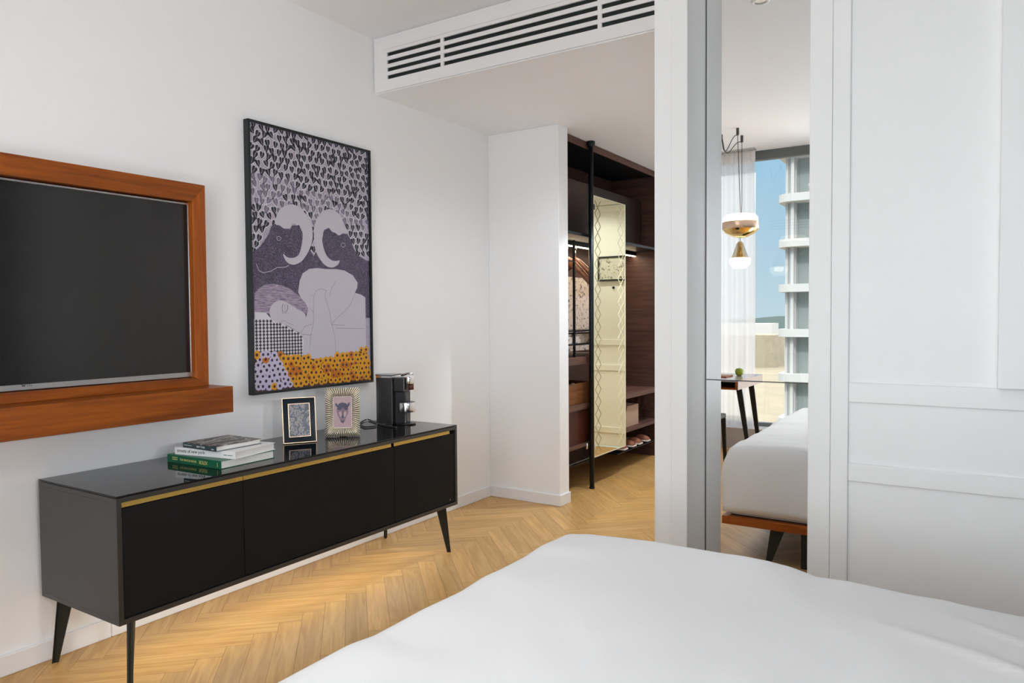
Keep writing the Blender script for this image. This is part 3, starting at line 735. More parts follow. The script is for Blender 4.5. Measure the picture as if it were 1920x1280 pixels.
MB().loft([[W @ Vector((.086+.046*math.cos(2*PI*i/32), .046*math.sin(2*PI*i/32), z)) for i in range(32)] for z in (.1243, .1255)], 0).build('drip_grid', mat('drip_grid', (.05, .05, .07), .3), cm)
m = MB().loft([[W @ Vector((.086+.050*math.cos(2*PI*i/32), .050*math.sin(2*PI*i/32), z)) for i in range(32)] for z in (.0015, .008)], 0)
m.build('foot', M['plastic'], cm, .001)
MB().loft([stadium(-.040, .026, .060, z) for z in (.0005, .004)], 0, False).build('base_ring', M['chrome'], cm)
c0 = onZ(676, 790, ZT+.004)
cd = []
for x, y in [(684,786),(690,785),(698,788),(706,791),(712,794),(722,797),(734,799),(744,800)]:
    cd.append(onZ(x, y+1, ZT+.005))
pts = [Vector((.06, 2.80, ZT+.005))]+cd[:1]+cd[1:]
cord = MB().tube(cd, .0038, 8)
cord.tube([cd[0], onZ(677, 791, ZT+.005), onZ(674, 796, ZT+.005), onZ(683, 800.5, ZT+.005), onZ(693, 800, ZT+.005), onZ(705, 798.5, ZT+.005)], .0036, 8)
co = cord.build('power_cord', M['cord'], cm)

# ================================================================== BED
BX0, BX1, BY0, BY1 = 1.86, XR-.02, .20, 2.085
bed = thing('bed', 'large white-covered bed on low teak frame in the foreground', 'bed', ((BX0+BX1)/2, (BY0+BY1)/2, 0))
far = [(1.865,.600),(1.919,.610),(1.969,.624),(2.049,.628),(2.183,.631),(2.288,.629),(2.393,.629),(2.445,.631),(2.515,.629),(2.573,.623),(2.616,.614),(2.640,.608),(2.715,.611),(2.8,.607),(2.859,.604),(2.927,.605),(3.002,.600),(3.093,.598),(4,.60)]
lef = [(-1,.615),(.887,.616),(.964,.617),(1.096,.618),(1.165,.609),(1.238,.609),(1.346,.610),(1.497,.604),(1.599,.611),(1.68,.607),(1.816,.607),(1.899,.618),(2.023,.610),(3,.61)]
def interp(t_, x):
    for (a, b), (c, d) in zip(t_, t_[1:]):
        if a <= x <= c: return b+(d-b)*(x-a)/(c-a)
    return t_[-1][1] if x > t_[-1][0] else t_[0][1]
from mathutils import noise as mn
nx, ny = 120, 110
def duvet_pt(i, j):
    u = i/nx; v = j/ny
    # border ring rolls over the edge and drops down the side
    x = BX0+(BX1-BX0)*u; y = BY0+(BY1-BY0)*v
    dx = x-BX0; dyf = BY1-y; dyn = y-BY0
    zf = interp(far, x); zl = interp(lef, y)
    wf = math.exp(-(dyf/.22)**2); wl = math.exp(-(dx/.22)**2)
    base = .622+.010*mn.noise(Vector((x*2.2, y*2.2, 1)))+.004*mn.noise(Vector((x*7, y*7, 4)))
    s = wf+wl; z = base
    if s > 0:
        tgt = (zf*wf+zl*wl)/s; k = min(1, s); z = base*(1-k)+tgt*k
    # creases running from the far right corner
    cr = 0
    for (ax, ay, bx, by, am, wd) in ((2.75, 1.80, 3.3, 1.55, .006, .018), (2.9, 1.95, 3.35, 1.66, .006, .014), (2.95, 1.78, 3.25, 1.45, .004, .02), (2.2, 1.5, 2.45, 1.2, .003, .03), (2.5, 1.15, 2.75, .9, .004, .03)):
        A = Vector((ax, ay)); Bv = Vector((bx, by)); P_ = Vector((x, y)); t_ = max(0, min(1, (P_-A).dot(Bv-A)/(Bv-A).length_squared))
        dd = (P_-(A+(Bv-A)*t_)).length; cr += am*math.exp(-(dd/wd)**2)*math.sin(PI*t_)
    return x, y, z+cr
vs = []; fs = []
for i in range(nx+1):
    for j in range(ny+1):
        x, y, z = duvet_pt(i, j)
        R_ = .05
        e = 0
        for dd in (x-BX0, BY1-y, y-BY0):
            if dd < R_: e += R_-math.sqrt(max(0, R_*R_-(R_-dd)**2))
        vs.append((x, y, z-min(e, .07)))
top = MB(); id_ = lambda i, j: i*(ny+1)+j
for i in range(nx):
    for j in range(ny): fs.append((id_(i, j), id_(i+1, j), id_(i+1, j+1), id_(i, j+1)))
# side drop
loop = [(0, j) for j in range(ny, -1, -1)]+[(i, 0) for i in range(1, nx+1)]+[(nx, j) for j in range(1, ny+1)]+[(i, ny) for i in range(nx-1, 0, -1)]
prev = [id_(*p_) for p_ in loop]
nlev = 9; ZB = .262
for l in range(1, nlev+1):
    cur = []
    for k, p_ in enumerate(loop):
        x, y, z = vs[id_(*p_)]
        f_ = l/nlev
        out = .012*math.sin(f_*PI)+.006*mn.noise(Vector((x*6, y*6, f_*2.5)))
        cx_, cy_ = (BX0+BX1)/2, (BY0+BY1)/2
        ox = -1 if p_[0] == 0 else (0 if p_[0] < nx else 0); oy = 1 if p_[1] == ny else (-1 if p_[1] == 0 else 0)
        vs.append((x+ox*out, y+oy*out, z+(ZB-z)*f_)); cur.append(len(vs)-1)
    n = len(cur)
    for k in range(n): fs.append((prev[k], prev[(k+1) % n], cur[(k+1) % n], cur[k]))
    prev = cur
fs.append(tuple(prev))
MB().add(vs, fs, 0, True).build('duvet', M['linen'], bed)
MB().box(BX0+.03, BX1-.02, BY0+.03, BY1-.03, .244, .262).build('mattress_base', M['sheet'], bed, .004)
m = MB().box(BX0-.01, BX0+.03, BY0-.01, BY1+.01, .197, .240).box(BX0+.03, BX1, BY1-.03, BY1+.01, .197, .240).box(BX0+.03, BX1, BY0-.01, BY0+.03, .197, .240)
m.build('bed_frame', M['teak_x'], bed, .002)
MB().box(BX0+.03, BX1-.02, BY0+.03, BY1-.03, .215, .2435).build('slat_base', M['ink'], bed)
for (x, y, sx) in ((2.13, BY1-.02, -1), (2.13, BY0+.02, -1), (3.6, BY1-.02, 1), (3.6, BY0+.02, 1)):
    MB().prism([(x-.035, y-.006, .197), (x+.035, y-.006, .197), (x+sx*.05+.012, y-.006, 0), (x+sx*.05-.012, y-.006, 0)], (0, .012, 0)).build('leg', M['leg_black'], bed, .001)
MB().box(2.235, 2.285, BY1-.10, BY1-.06, 0.03, .215).box(2.235, 3.5, BY1-.10, BY1-.06, 0, .03).build('support', M['frame_black'], bed, .001)

# ================================================================== FLOOR-TO-CEILING POLE WITH PIVOTING GOLD MIRROR
PX_, PY_ = .535, 4.945
pole = thing('mirror_pole', 'black floor-to-ceiling pole in front of the open wardrobe', 'pole', (PX_, PY_, 0))
MB().tube([(PX_, PY_, .004), (PX_, PY_, HZ-.03)], .0185, 20).build('shaft', M['metalgrey'], pole)
MB().lathe([(.0185, HZ-.045), (.026, HZ-.03), (.032, HZ-.025), (.032, HZ-.001)], (PX_, PY_, 0), 24, 0, True).build('ceiling_flange', M['metalgrey'], pole)
MB().lathe([(.021, .001), (.021, .012)], (PX_, PY_, 0), 20, 0, True).build('floor_flange', M['metalgrey'], pole)
gm = thing('pivot_mirror', 'tall gold tinted mirror with etched zigzag borders hinged to the black pole', 'mirror', (PX_, 5.25, .235))
GY0, GY1, GZ0, GZ1 = 4.972, 5.548, .236, 2.203
MB().box(PX_-.004, PX_+.004, GY0, GY1, GZ0, GZ1).build('glass', M['goldmirror'], gm)
MB().box(PX_-.005, PX_+.006, GY1, GY1+.010, GZ0, GZ1).box(PX_-.005, PX_+.006, GY0, GY1+.010, GZ0-.006, GZ0).box(PX_-.005, PX_+.006, GY0, GY1+.01, GZ1, GZ1+.004).build('edge_trim', mat('pale_gold_trim', (.85, .83, .68), .4, metal=.3), gm)
def zig(y0, y1, m, mm, wd):
    mb_ = MB(); n = 20; dz = (GZ1-GZ0-.06)/n; X = PX_+.0042
    for k in range(n):
        za = GZ1-.03-k*dz; zb = za-dz
        for (ya, yb) in ((y0, y1), (y1, y0)):
            d = Vector((0, yb-ya, zb-za)); nrm = Vector((0, -d.z, d.y)).normalized()*wd/2
            a, b = Vector((X, ya, za)), Vector((X, yb, zb))
            mb_.prism([a-nrm, b-nrm, b+nrm, a+nrm], (.0008 if ya == y0 else .001, 0, 0))
    mb_.build('etched_zigzag', mm, gm)
zig(GY0+.028, GY0+.125, 0, M['etch_dark'], .006)
zig(GY1-.135, GY1-.03, 0, M['etch_light'], .006)
MB().tube([(PX_-.030, PY_-.02, .30), (PX_-.030, PY_-.02, .345)], .009, 10).build('hinge_pin', M['chrome'], gm)
MB().box(PX_-.02, PX_+.01, GY0-.012, GY0+.02, .30, .34).build('hinge', M['chrome'], gm)
MB().box(PX_-.012, PX_+.008, GY0-.012, GY0+.02, 2.10, 2.14).build('hinge', M['metalgrey'], gm)

# ================================================================== WARDROBE
WX0, WX1, WY0, WY1 = .004, .50, 4.52, 6.42
wd = thing('open_wardrobe', 'dark walnut open wardrobe with lit rail and shelves in the hall', 'wardrobe', (.25, 5.45, 0))
MB().box(WX0, WX1, WY1, WY1+.03, 0, HZ-.004).build('side_panel', M['dwood_z'], wd, .001)
MB().box(WX0, WX1, 4.503, WY0, 0, HZ-.004).build('side_panel', M['dwood_z'], wd, .001)
MB().box(WX0, .014, WY0, WY1, .02, HZ-.004).build('back_panel', M['dwood_z'], wd)
MB().box(.501, .512, 4.503, WY1+.03, 2.545, HZ-.004).build('top_fascia', M['dwood_y'], wd, .001)
MB().box(.014, .50, WY0, WY1, 1.895, 1.917).build('shelf', M['metalgrey'], wd, .001)
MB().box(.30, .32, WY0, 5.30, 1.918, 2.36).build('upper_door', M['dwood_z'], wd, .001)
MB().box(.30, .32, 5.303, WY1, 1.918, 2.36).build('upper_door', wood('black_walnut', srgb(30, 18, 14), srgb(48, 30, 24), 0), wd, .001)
MB().box(.014, .30, WY0, WY1, 2.34, 2.36).build('shelf', M['black_matte'], wd)
MB().box(.014, .50, WY0, WY1, HZ-.02, HZ-.005).build('top_panel', M['black_matte'], wd)
# lit hanging rail
MB().box(.235, .265, WY0, WY1, 1.862, 1.894).build('rail_profile', M['metalgrey'], wd)
MB().box(.238, .262, WY0+.002, WY1-.002, 1.856, 1.8615).build('led_strip', M['tinyglow'], wd)
# shelves on the left bay
MB().box(.014, WX1, WY0, 5.55, .945, .998).build('shelf', M['dwood_y'], wd, .001)
m = MB(); z0_, z1_ = .605, .63
m.box(WX1-.025, WX1, WY0, WY1, z0_, z1_+.015).box(.014, .05, WY0, WY1, z0_, z1_+.012)
for k in range(7): m.box(.07+k*.058, .07+k*.058+.038, WY0, WY1, z0_+.005, z1_+.012)
m.build('slatted_shelf', M['dwood_y'], wd, .001)
MB().box(.014, WX1, WY0, WY1, .322, .348).build('shelf', M['dwood_y'], wd, .001)
MB().box(.014, WX1-.02, WY0, 5.12, .348, .604).build('cabinet_block', wood('red_walnut', srgb(52, 20, 12), srgb(82, 36, 22), 2), wd, .001)
# rail for slippers
MB().tube([(.40, WY0, .172), (.40, WY1, .172)], .006, 8).box(.33, .47, 5.55, 6.40, .150, .156).build('shoe_rack', M['metalgrey'], wd)
# niche with printed wall covering and black metal rack
MB().box(.0145, .018, WY0, 6.30, 1.0, 1.64).build('wall_covering', M['sketch'], wd)
m = MB().box(.20, .47, WY0, 5.5, 1.185, 1.197).box(.20, .47, WY0, 5.5, 1.085, 1.095)
m.box(.455, .47, 4.800, 4.815, .998, 1.86).box(.455, .47, WY0, 4.815, 1.70, 1.71)
m.build('metal_rack', M['metalgrey'], wd)
MB().box(.22, .45, 4.60, 5.45, 1.0975, 1.170).build('covered_box', M['sketch'], wd, .002)
# hangers
def hanger(y, label):
    o = thing('coat_hanger', label, 'hanger', (.25, y, 1.70), 'wooden hangers on the wardrobe rail')
    m = MB(); rings = []
    for i in range(13):
        s = -1+i/6; x = .25+s*.215; z = 1.735-.175*abs(s)**1.35; th = .016+.010*(abs(s)); hh = .042-.010*abs(s)
        yy = y-.03*abs(s)
        rings.append([Vector((x, yy+th*math.cos(2*PI*k/10), z+hh*math.sin(2*PI*k/10))) for k in range(10)])
    m.loft(rings); m.build('shoulder_bar', M['hanger'], o)
    hk = [(.25, y, 1.775), (.25, y, 1.80)]+[(.25+.026*math.sin(a), y, 1.833-.026*math.cos(a)) for a in [i*.35 for i in range(1, 12)]]
    hk = [(.25, y, 1.775), (.25, y, 1.835)]
    MB().tube(hk, .003, 8).box(.243, .257, y-.006, y+.006, 1.835, 1.855).build('hook', M['chrome'], o)
    return o
hanger(5.10, 'front brown wooden hanger on lit wardrobe rail, nearest the stub wall')
hanger(5.24, 'rear brown wooden hanger on lit wardrobe rail, nearest the gold mirror')
# tray box on slatted shelf
o = thing('wooden_tray', 'walnut tray box with pale knob inside, on slatted wardrobe shelf left of pole', 'tray', (.32, 4.85, .6455))
m = MB().box(.12, .47, 4.62, 5.10, .6455, .655)
m.box(.12, .13, 4.62, 5.10, .655, .80).box(.46, .47, 4.62, 5.10, .655, .80).box(.13, .46, 4.62, 4.63, .655, .80).box(.13, .46, 5.09, 5.10, .655, .80)
m.build('box', M['midwood'], o, .001)
bs = bmesh.new(); bmesh.ops.create_uvsphere(bs, u_segments=14, v_segments=8, radius=.022); me = bpy.data.meshes.new('knob'); bs.to_mesh(me); bs.free()
kp = onX(1074, 728, .40)
k_ = bpy.data.objects.new('knob', me); COL.objects.link(k_); k_.parent = o; k_.location = Vector((.40, kp.y, .776))-Vector((.32, 4.85, .6455)); me.materials.append(M['sole'])
for p_ in me.polygons: p_.use_smooth = True
MB().box(.385, .415, kp.y-.015, kp.y+.015, .655, .760).build('stand', M['card'], o)
# safe / storage box with finger notch
o = thing('storage_box', 'beige storage box with finger notch on middle wardrobe shelf behind gold mirror', 'box', (.3, 5.85, .3485))
m = MB().box(.10, .44, 5.55, 6.04, .3485, .360).box(.10, .11, 5.55, 6.04, .36, .525).box(.11, .44, 5.55, 5.56, .36, .525).box(.11, .44, 6.03, 6.04, .36, .525)
m.prism([(.44, 5.55, .3485), (.44, 6.04, .3485), (.44, 6.04, .525), (.44, 5.80, .525), (.44, 5.785, .490), (.44, 5.72, .490), (.44, 5.705, .525), (.44, 5.55, .525)], (.008, 0, 0))
m.build('box', M['card'], o)
# slippers
def slipper_mb(x, y, z, fwd):
    m = MB(); rings = []
    L_ = .235
    for i in range(9):
        s = i/8; X_ = x+.10-s*L_; wdt = .042*(1-.25*abs(s-.35)); rings.append([Vector((X_, y-wdt, z)), Vector((X_, y+wdt, z)), Vector((X_, y+wdt, z+.012)), Vector((X_, y-wdt, z+.012))])
    a = MB().loft(rings, 0, False)
    rings = []
    for i in range(7):
        s = i/6; X_ = x+.095-s*.12; hgt = .010+.034*math.sin(PI*(.12+.72*s)); wdt = .040*(1-.2*(1-s))
        rings.append([Vector((X_, y+wdt*math.cos(PI*k/8), z+.0122+hgt*math.sin(PI*k/8))) for k in range(9)])
    b = MB().loft(rings, 0, True, True, True)
    return a, b
sl = [(5.66, 'rust suede slipper on wardrobe shoe rack, nearest the gold mirror'), (5.84, 'rust suede slipper on shoe rack, second from the gold mirror'), (5.98, 'rust suede slipper on shoe rack, third from the gold mirror'), (6.16, 'rust suede slipper on shoe rack, nearest the wardrobe end panel')]
for y, lab in sl:
    o = thing('slipper', lab, 'slipper', (.40, y, .178), 'slippers under the wardrobe shelf')
    a, b = slipper_mb(.40, y, .1785, 1); a.build('sole', M['sole'], o, .001); b.build('upper', M['slipper'], o)

# ================================================================== WINDOW SIDE (seen in the niche mirror)
cu = thing('curtain', 'sheer white curtain gathered at the edge of the window behind the pendant lamps', 'curtain', (.6, YW+.07, .2))
m = MB(); rings = []
n = 150
for lv in range(13):
    z = .203+(2.915-.203)*lv/12
    rings.append([Vector((.12+1.0*i/n + .02*math.sin(z*1.1)*(i/n), YW+.07+.030*math.sin(i*.42+.5*math.sin(z))*(1-.25*lv/12)+.010*math.sin(i*.13+z), z)) for i in range(n+1)])
vs = [p for r in rings for p in r]; fs = []
for a in range(12):
    for b in range(n): fs.append((a*(n+1)+b, a*(n+1)+b+1, (a+1)*(n+1)+b+1, (a+1)*(n+1)+b))
MB().add(vs, fs, 0, True).build('drape', M['sheer'], cu)
m = MB(); vs = []; fs = []  # second drape is added out of view to cover and diffuse the area light
for lv in range(7):
    z = .203+(2.915-.203)*lv/6
    vs += [Vector((1.86+2.0*i/240, YW+.07+.028*math.sin(i*.45+.4*math.sin(z)), z)) for i in range(241)]
for a in range(6):
    for b in range(240): fs.append((a*241+b, a*241+b+1, (a+1)*241+b+1, (a+1)*241+b))
MB().add(vs, fs, 0, True).build('drape', M['sheer'], cu)
MB().box(.12, 1.125, YW+.02, YW+.12, CZ-.012, CZ-.002).build('curtain_track', M['silver'], cu)
MB().box(.12, 1.12, YW+.045, YW+.055, 2.80, CZ-.014).build('heading_tape', M['lacq'], cu)

# pendants
pt1 = mirZ(1383, 240, CZ); pt2 = mirZ(1391, 254, CZ)
def pxz(py, yreal, px_=1388): return mirY(px_, py, yreal).z
rose = Vector((pt1.x-.18, (pt1.y+pt2.y)/2, CZ))
def pendant(label, top, xoff, grp='glass pendant lamps near the window'):
    o = thing('pendant_lamp', label, 'lamp', (top.x, top.y, CZ-.001), grp)
    MB().lathe([(.012, CZ-.060), (.012, CZ-.001)], (top.x, top.y, 0), 16, 0, True).build('ceiling_hook', M['cable'], o)
    sag = []
    for i in range(11):
        s = i/10; p = rose.lerp(top, s); p.z = CZ-.03-.17*(1-s)**.9*math.sin(PI*min(1, s*1.15)**.7)-.03*s; sag.append(p)
    MB().tube([Vector((rose.x, rose.y+xoff, CZ-.001))]+[p+Vector((0, xoff*(1-i/10), 0)) for i, p in enumerate(sag)], .0035, 8).build('swag_cable', M['cable'], o)
    return o
pA = pendant('wide gold bowl pendant lamp with glowing ribbed glass top, hung above small lamp', pt1, .01)
c = mirY(1388.5, 420, pt1.y); zA = {k: pxz(k, pt1.y) for k in (400, 408, 417, 430, 445)}
lx = c.x; r0 = .148
MB().tube([(pt1.x, pt1.y, CZ-.05), (lx, pt1.y, zA[400])], .003, 8).build('cable', M['cable'], pA)
MB().lathe([(.02, zA[400]), (.07, zA[400]-.004), (.125, zA[400]-.014), (r0-.004, zA[408]), (r0, zA[417])], (lx, pt1.y, 0), 48).build('ribbed_glass', M['glowglass'], pA)
MB().lathe([(r0+.001, zA[417]+.004), (r0+.006, zA[417]), (r0+.006, zA[430])], (lx, pt1.y, 0), 48).build('brass_ring', mat('pink_brass', (.70, .50, .36), .3, metal=1), pA)
MB().lathe([(r0+.005, zA[430]), (r0-.02, zA[430]-.03), (r0-.06, zA[430]-.052), (.05, zA[445]), (.001, zA[445]-.003)], (lx, pt1.y, 0), 48).build('gold_bowl', M['gold'], pA)
MB().lathe([(.001, zA[417]-.005), (.10, zA[417]-.004), (.10, zA[417]+.014), (.001, zA[417]+.016)], (lx, pt1.y, 0), 32).build('light_source', M['bulb'], pA)
pB = pendant('small cone pendant lamp of smoked glass with frosted glowing base, below gold bowl', pt2, -.01)
c = mirY(1387.5, 470, pt2.y); zB = {k: pxz(k, pt2.y) for k in (452, 458, 468, 483, 486, 495, 503)}
lx2 = c.x; r1 = .075
MB().tube([(pt2.x, pt2.y, CZ-.05), (pt2.x+.002, pt2.y, CZ-.6), (lx2+.01, pt2.y, zA[400]-.02), (lx2, pt2.y, zB[452])], .0028, 8).build('cable', M['cable'], pB)
MB().lathe([(.012, zB[452]), (.030, zB[458]+.01), (.048, zB[468]), (r1, zB[483])], (lx2, pt2.y, 0), 40).build('smoked_shade', M['smokeglass'], pB)
MB().lathe([(.012, zB[452]-.01), (.022, zB[458]), (.022, zB[468]), (.034, zB[483]+.006), (.06, zB[483])], (lx2, pt2.y, 0), 32).build('gold_core', M['gold'], pB)
MB().lathe([(r1+.008, zB[483]-.001), (r1+.020, zB[486]), (r1+.014, zB[495]), (.05, zB[503]), (.001, zB[503]-.002)], (lx2, pt2.y, 0), 40).build('frosted_dome', M['glowglass'], pB)
MB().lathe([(.001, zB[483]-.004), (.05, zB[483]-.006), (.05, zB[495]+.012), (.001, zB[495]+.010)], (lx2, pt2.y, 0), 32).build('light_source', M['bulb'], pB)

# desk
DXR = mirZ(1384, 714, .75); dx1, dyn = DXR.x, DXR.y
dy0 = mirZ(1420, 701, .75).y
dk = thing('writing_desk', 'small pale-topped desk with teak open front and dark splayed legs near the window', 'desk', (dx1-.4, (dyn+dy0)/2, 0))
dyb = max(dy0, YW+.26)
m = MB().box(dx1-.85, dx1, dyb, dyn, .738, .75).box(dx1-.006, dx1, dyb, dyn, .672, .738)
m.build('desk_top', M['tabletop'], dk, .001)
m = MB().box(dx1-.85, dx1-.007, dyb, dyn-.001, .672, .686).box(dx1-.026, dx1-.007, dyb, dyn-.001, .686, .7375).box(dx1-.85, dx1-.83, dyb, dyn-.001, .686, .7375)
m.build('drawer_frame', M['teak_x'], dk, .001)
MB().box(dx1-.83, dx1-.026, dyb, dyn-.30, .686, .7375).build('drawer_recess', M['ink'], dk)
def dleg(a, b, w0, w1):
    a, b = Vector(a), Vector(b); m = MB()
    h0 = Vector((w0/2, 0, 0)); h1 = Vector((w1/2, 0, 0)); tk = Vector((0, .010, 0))
    m.loft([[a-h0-tk, a+h0-tk, a+h0+tk, a-h0+tk], [b-h1-tk, b+h1-tk, b+h1+tk, b-h1+tk]], 0, False)
    m.build('leg', M['leg_black'], dk, .001)
dleg((dx1-.03, dyn-.14, .672), (dx1-.02+.09, dyn-.16, 0), .050, .028)
dleg((dx1-.08, dyb+.10, .672), (dx1+.0, dyb+.07, 0), .050, .028)
dleg((dx1-.75, dyn-.14, .672), (dx1-.83, dyn-.16, 0), .050, .028)
dleg((dx1-.75, dyb+.14, .672), (dx1-.83, dyb+.12, 0), .050, .028)
ap = mirZ(1386, 704, .75)
o = thing('apple', 'green apple on the pale desk top', 'apple', (ap.x, ap.y, .75))
MB().lathe([(.001, .008), (.018, .0005), (.030, .010), (.038, .034), (.036, .052), (.024, .066), (.010, .066), (.001, .056)], (ap.x, ap.y, .7505), 28).build('fruit', M['apple'], o)
MB().tube([(ap.x, ap.y, .806), (ap.x+.004, ap.y, .826)], .0015, 6).build('stem', M['stem'], o)
fp = mirZ(1358, 706, .75)
o = thing('leather_folder', 'tan leather folder lying on the desk beside the apple', 'folder', (fp.x, fp.y, .75))
o2 = MB().box(fp.x-.22, fp.x+.05, fp.y-.10, fp.y+.10, .7503, .762).build('cover', M['leather'], o, .002)
# chair back edge / dark post seen at the mirror's left edge
dp = mirY(1356, 700, -.15)
ch = thing('desk_chair', 'dark desk chair standing at the front of the writing desk', 'chair', (dp.x-.22, -.05, 0))
cxr = dp.x-.005
MB().box(cxr-.42, cxr, -.26, .14, .43, .47).build('seat', M['frame_black'], ch, .01)
for (x, y) in ((cxr-.40, .12), (cxr-.02, .12), (cxr-.40, -.24), (cxr-.02, -.24)):
    s = 1 if x > cxr-.2 else -1
    MB().prism([(x-.02, y-.01, .43), (x+.02, y-.01, .43), (x+s*.02+.012, y-.01, 0), (x+s*.02-.012, y-.01, 0)], (0, .02, 0)).build('leg', M['leg_black'], ch, .002)
MB().box(cxr-.40, cxr-.02, .115, .14, .52, .84).box(cxr-.36, cxr-.33, .12, .135, .47, .52).box(cxr-.09, cxr-.06, .12, .135, .47, .52).build('backrest', M['frame_black'], ch, .008)

# ceiling spotlight seen at the top of the niche mirror
sp = mirZ(1426, 2, CZ)
def spot(label, x, y, z, grp='recessed ceiling spotlights'):
    o = thing('ceiling_light', label, 'ceiling light', (x, y, z-.001), grp)
    MB().lathe([(.030, z-.0015), (.030, z-.006), (.047, z-.004), (.048, z-.0008)], (x, y, 0), 32).build('trim_ring', M['lacq'], o)
    MB().lathe([(.001, z-.0015), (.030, z-.0015)], (x, y, 0), 24).build('lens', M['silver'], o)
    return o
spot('round recessed spotlight in the bedroom ceiling above the bed corner', sp.x, sp.y, CZ)

# ================================================================== OUTSIDE
TY = -48.7
def tow(px_): return mirY(px_, 500, TY).x
xl = tow(1459)
tw = thing('tower', 'white apartment tower with curved balcony bands beyond the window', 'building', (xl+5, TY, -20))
fl_z = [mirY(1490, py, TY).z for py in (294, 378, 462.5, 547, 631)]
stp = (fl_z[0]-fl_z[-1])/4
xm, xg0, xg1 = tow(1487), tow(1490), tow(1511)
MB().box(xl+.4, xg0, TY-8, TY-.4, -20, 22).box(xg0, xl+12, TY-8, TY-.9, -20, 22).build('wall', M['tower'], tw)
m = MB()
for k in range(2): m.box(xl+.55+k*.3, xl+.60+k*.3, TY-.4, TY-.33, -20, 22)
m.box(xm-.15, xm+.05, TY-.4, TY+.1, -20, 22)
m.build('fins', M['tower'], tw)
MB().box(xg0+.1, xg1, TY-.9, TY-.8, -20, 22).build('glazing', M['towerglass'], tw)
for k in range(-3, 9):
    z = fl_z[0]-stp*k+0
    if z > 21 or z < -19: continue
    pts = [(xl+12, TY+.7, z), (xl+12, TY-8, z)] + [(xl+.9-1.0*math.sin(a), TY-.3+1.0*math.cos(a)*1.0, z) for a in [PI/2*(2-i/4) for i in range(9)]][::1]
    pts = [(xl+12, TY-8, z), (xl, TY-8, z)]+[(xl+1-1.0*math.cos(a), TY-.3+1.0*math.sin(a), z) for a in [PI/2*i/6 for i in range(7)]]+[(xl+12, TY+.7, z)]
    MB().prism(pts, (0, 0, .55)).build('balcony_band', M['tower'], tw)
g = MB().box(-400, 400, -1200, -12, -21, -20).build('ground', M['sand']); tag(g, kind='structure')
for (px0, px1, y0_, y1_, yr_, mt, lab) in ((1405, 1450, 640, 628, -300, 'tower', 'long low white building on the plain left of the tower, nearest of the two'), (1400, 1447, 616, 606, -520, 'tower', 'distant low white building on the horizon left of the tower')):
    a = mirY(px0, y0_, yr_); b = mirY(px1, y1_, yr_)
    o = MB().box(a.x-60, b.x, yr_-20, yr_, -20, b.z).build('low_building', M['sandwall' if yr_ == -300 else 'tower']); tag(o, lab, 'building', 'low buildings beyond the window')
hl = MB(); pts = [(-700+i*40, -1150, -20+16+9*mn.noise(Vector((i*.3, 0, 0)))) for i in range(36)]
hl.prism([(-700, -1150, -20)]+pts+[(700, -1150, -20)], (0, -30, 0)); o = hl.build('hills', M['hill']); tag(o, kind='structure')
struct('trim_4', MB().box(0, XR, YW-.3, YW-.1, -20, -.101), M['wall'])

# ================================================================== LIGHT
wn = bpy.data.worlds.new('sky'); S.world = wn; wn.use_nodes = True
nt = wn.node_tree; bg = nt.nodes['Background']
tc = nt.nodes.new('ShaderNodeTexCoord'); sx = nt.nodes.new('ShaderNodeSeparateXYZ'); rp = nt.nodes.new('ShaderNodeValToRGB')
rp.color_ramp.elements[0].position = .0; rp.color_ramp.elements[0].color = srgb(200, 222, 234)
rp.color_ramp.elements[1].position = .22; rp.color_ramp.elements[1].color = srgb(160, 206, 236)
e_ = rp.color_ramp.elements.new(.42); e_.color = srgb(242, 240, 236)
nt.links.new(tc.outputs['Generated'], sx.inputs[0]); nt.links.new(sx.outputs['Z'], rp.inputs[0]); nt.links.new(rp.outputs[0], bg.inputs[0])
mr = nt.nodes.new('ShaderNodeMapRange'); mr.inputs['From Min'].default_value = .24; mr.inputs['From Max'].default_value = .5; mr.inputs['To Min'].default_value = 1.0; mr.inputs['To Max'].default_value = 5.0
nt.links.new(sx.outputs['Z'], mr.inputs['Value']); nt.links.new(mr.outputs[0], bg.inputs[1])      # the sky brightens towards the zenith

def area(name, loc, rot, sx_, sy_, power, col=(1, 1, 1), spread=None):
    l = bpy.data.lights.new(name, 'AREA'); l.shape = 'RECTANGLE'; l.size = sx_; l.size_y = sy_; l.energy = power; l.color = col
    if spread: l.spread = spread
    o = bpy.data.objects.new(name, l); COL.objects.link(o); o.location = loc; o.rotation_euler = rot; return o
# daylight through the part of the glass wall behind the bed
area('window_daylight', (2.87, YW-.28, 1.45), (-PI/2-.12, 0, PI), 1.95, 2.4, 200, (.92, .965, 1))
area('window_daylight', (.56, YW-.28, 1.5), (-PI/2, 0, PI), .96, 2.5, 8, (.97, .98, 1))
def pointl(name, loc, power, r, col):
    l = bpy.data.lights.new(name, 'POINT'); l.energy = power; l.shadow_soft_size = r; l.color = col
    o = bpy.data.objects.new(name, l); COL.objects.link(o); o.location = loc
pointl('low_room_fill', (2.1, -1.2, .70), 20, .2, (.97, .98, 1))  # added point fill for the lower left wall, not an actual lamp
sun = bpy.data.lights.new('sun', 'SUN'); sun.energy = 1.6; sun.angle = .05; sun.color = (1, .98, .95)
so = bpy.data.objects.new('sun', sun); COL.objects.link(so); so.rotation_euler = Vector((-.45, -.8, -.6)).to_track_quat('-Z', 'Y').to_euler()
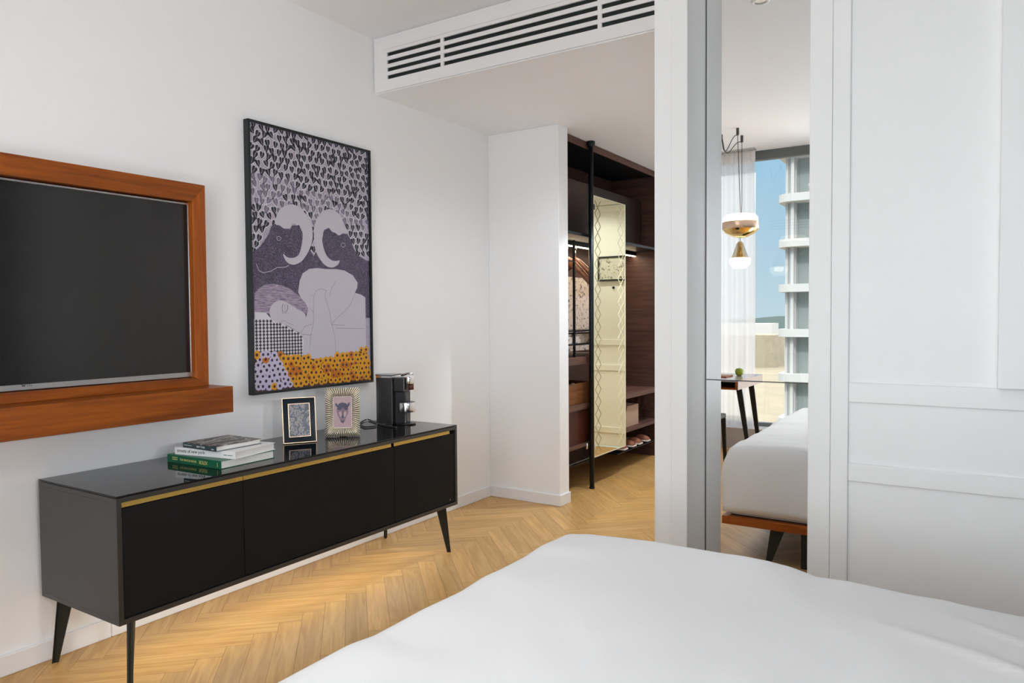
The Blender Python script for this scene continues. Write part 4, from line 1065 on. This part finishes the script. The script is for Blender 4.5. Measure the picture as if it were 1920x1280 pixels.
def spotl(name, loc, power, size, blend, col, r=.03, tgt=None):
    l = bpy.data.lights.new(name, 'SPOT'); l.energy = power; l.spot_size = size; l.spot_blend = blend; l.color = col; l.shadow_soft_size = r
    o = bpy.data.objects.new(name, l); COL.objects.link(o); o.location = loc
    if tgt: o.rotation_euler = (Vector(tgt)-Vector(loc)).to_track_quat('-Z', 'Y').to_euler()
    return o
spotl('left_wall_fill', (3.86, .35, 1.45), 62, 1.3, .8, (.97, .98, 1), .08, (0, 1.1, 1.35))  # added spot fill aimed at the left wall; no real lamps at the headboard
spotl('left_wall_fill', (3.86, 1.30, 1.45), 50, 1.2, .8, (.97, .98, 1), .08, (0, 1.4, 1.75))
spotl('bedroom_fill', (3.0, .9, CZ-.012), 20, 2.9, 1, (.95, .975, 1), .03)  # added ceiling fill for the bedroom, no fixtures at these two positions
spotl('bedroom_fill', (1.2, .6, CZ-.012), 20, 2.9, 1, (.95, .975, 1), .03)
spotl('hall_spot', (1.25, 4.9, HZ-.012), 80, 1.75, .35, (.84, .92, 1), .015)
spotl('hall_spot', (1.3, 6.0, HZ-.012), 48, 2.4, .6, (.84, .92, 1), .02)
spotl('hall_spot', (1.2, 3.7, HZ-.012), 30, 2.6, .8, (.84, .92, 1), .02)
area('under_sideboard_led', (.30, 2.25, SZ0-.012), (0, .15, 0), .42, 1.7, 4.8, (1, .95, .86))
area('rail_led', (.25, 5.45, 1.852), (0, 0, 0), .02, 1.8, 4, (1, .84, .62))

# ================================================================== CAMERA
cam = bpy.data.cameras.new('camera'); co_ = bpy.data.objects.new('camera', cam); COL.objects.link(co_)
cam.sensor_width = 36; cam.lens = F_PX/1920*36; cam.clip_start = .02; cam.clip_end = 3000
co_.matrix_world = Matrix(((RR[0][0], -RR[1][0], -RR[2][0], CAM[0]), (RR[0][1], -RR[1][1], -RR[2][1], CAM[1]), (RR[0][2], -RR[1][2], -RR[2][2], CAM[2]), (0, 0, 0, 1)))
S.camera = co_
S.view_settings.view_transform = 'Standard'; S.view_settings.look = 'None'; S.view_settings.gamma = 1; S.view_settings.exposure = 0.08
S.view_settings.use_curve_mapping = False
S.cycles.max_bounces = 12; S.cycles.diffuse_bounces = 6; S.cycles.glossy_bounces = 6; S.cycles.transparent_max_bounces = 12
S.cycles.sample_clamp_indirect = 6
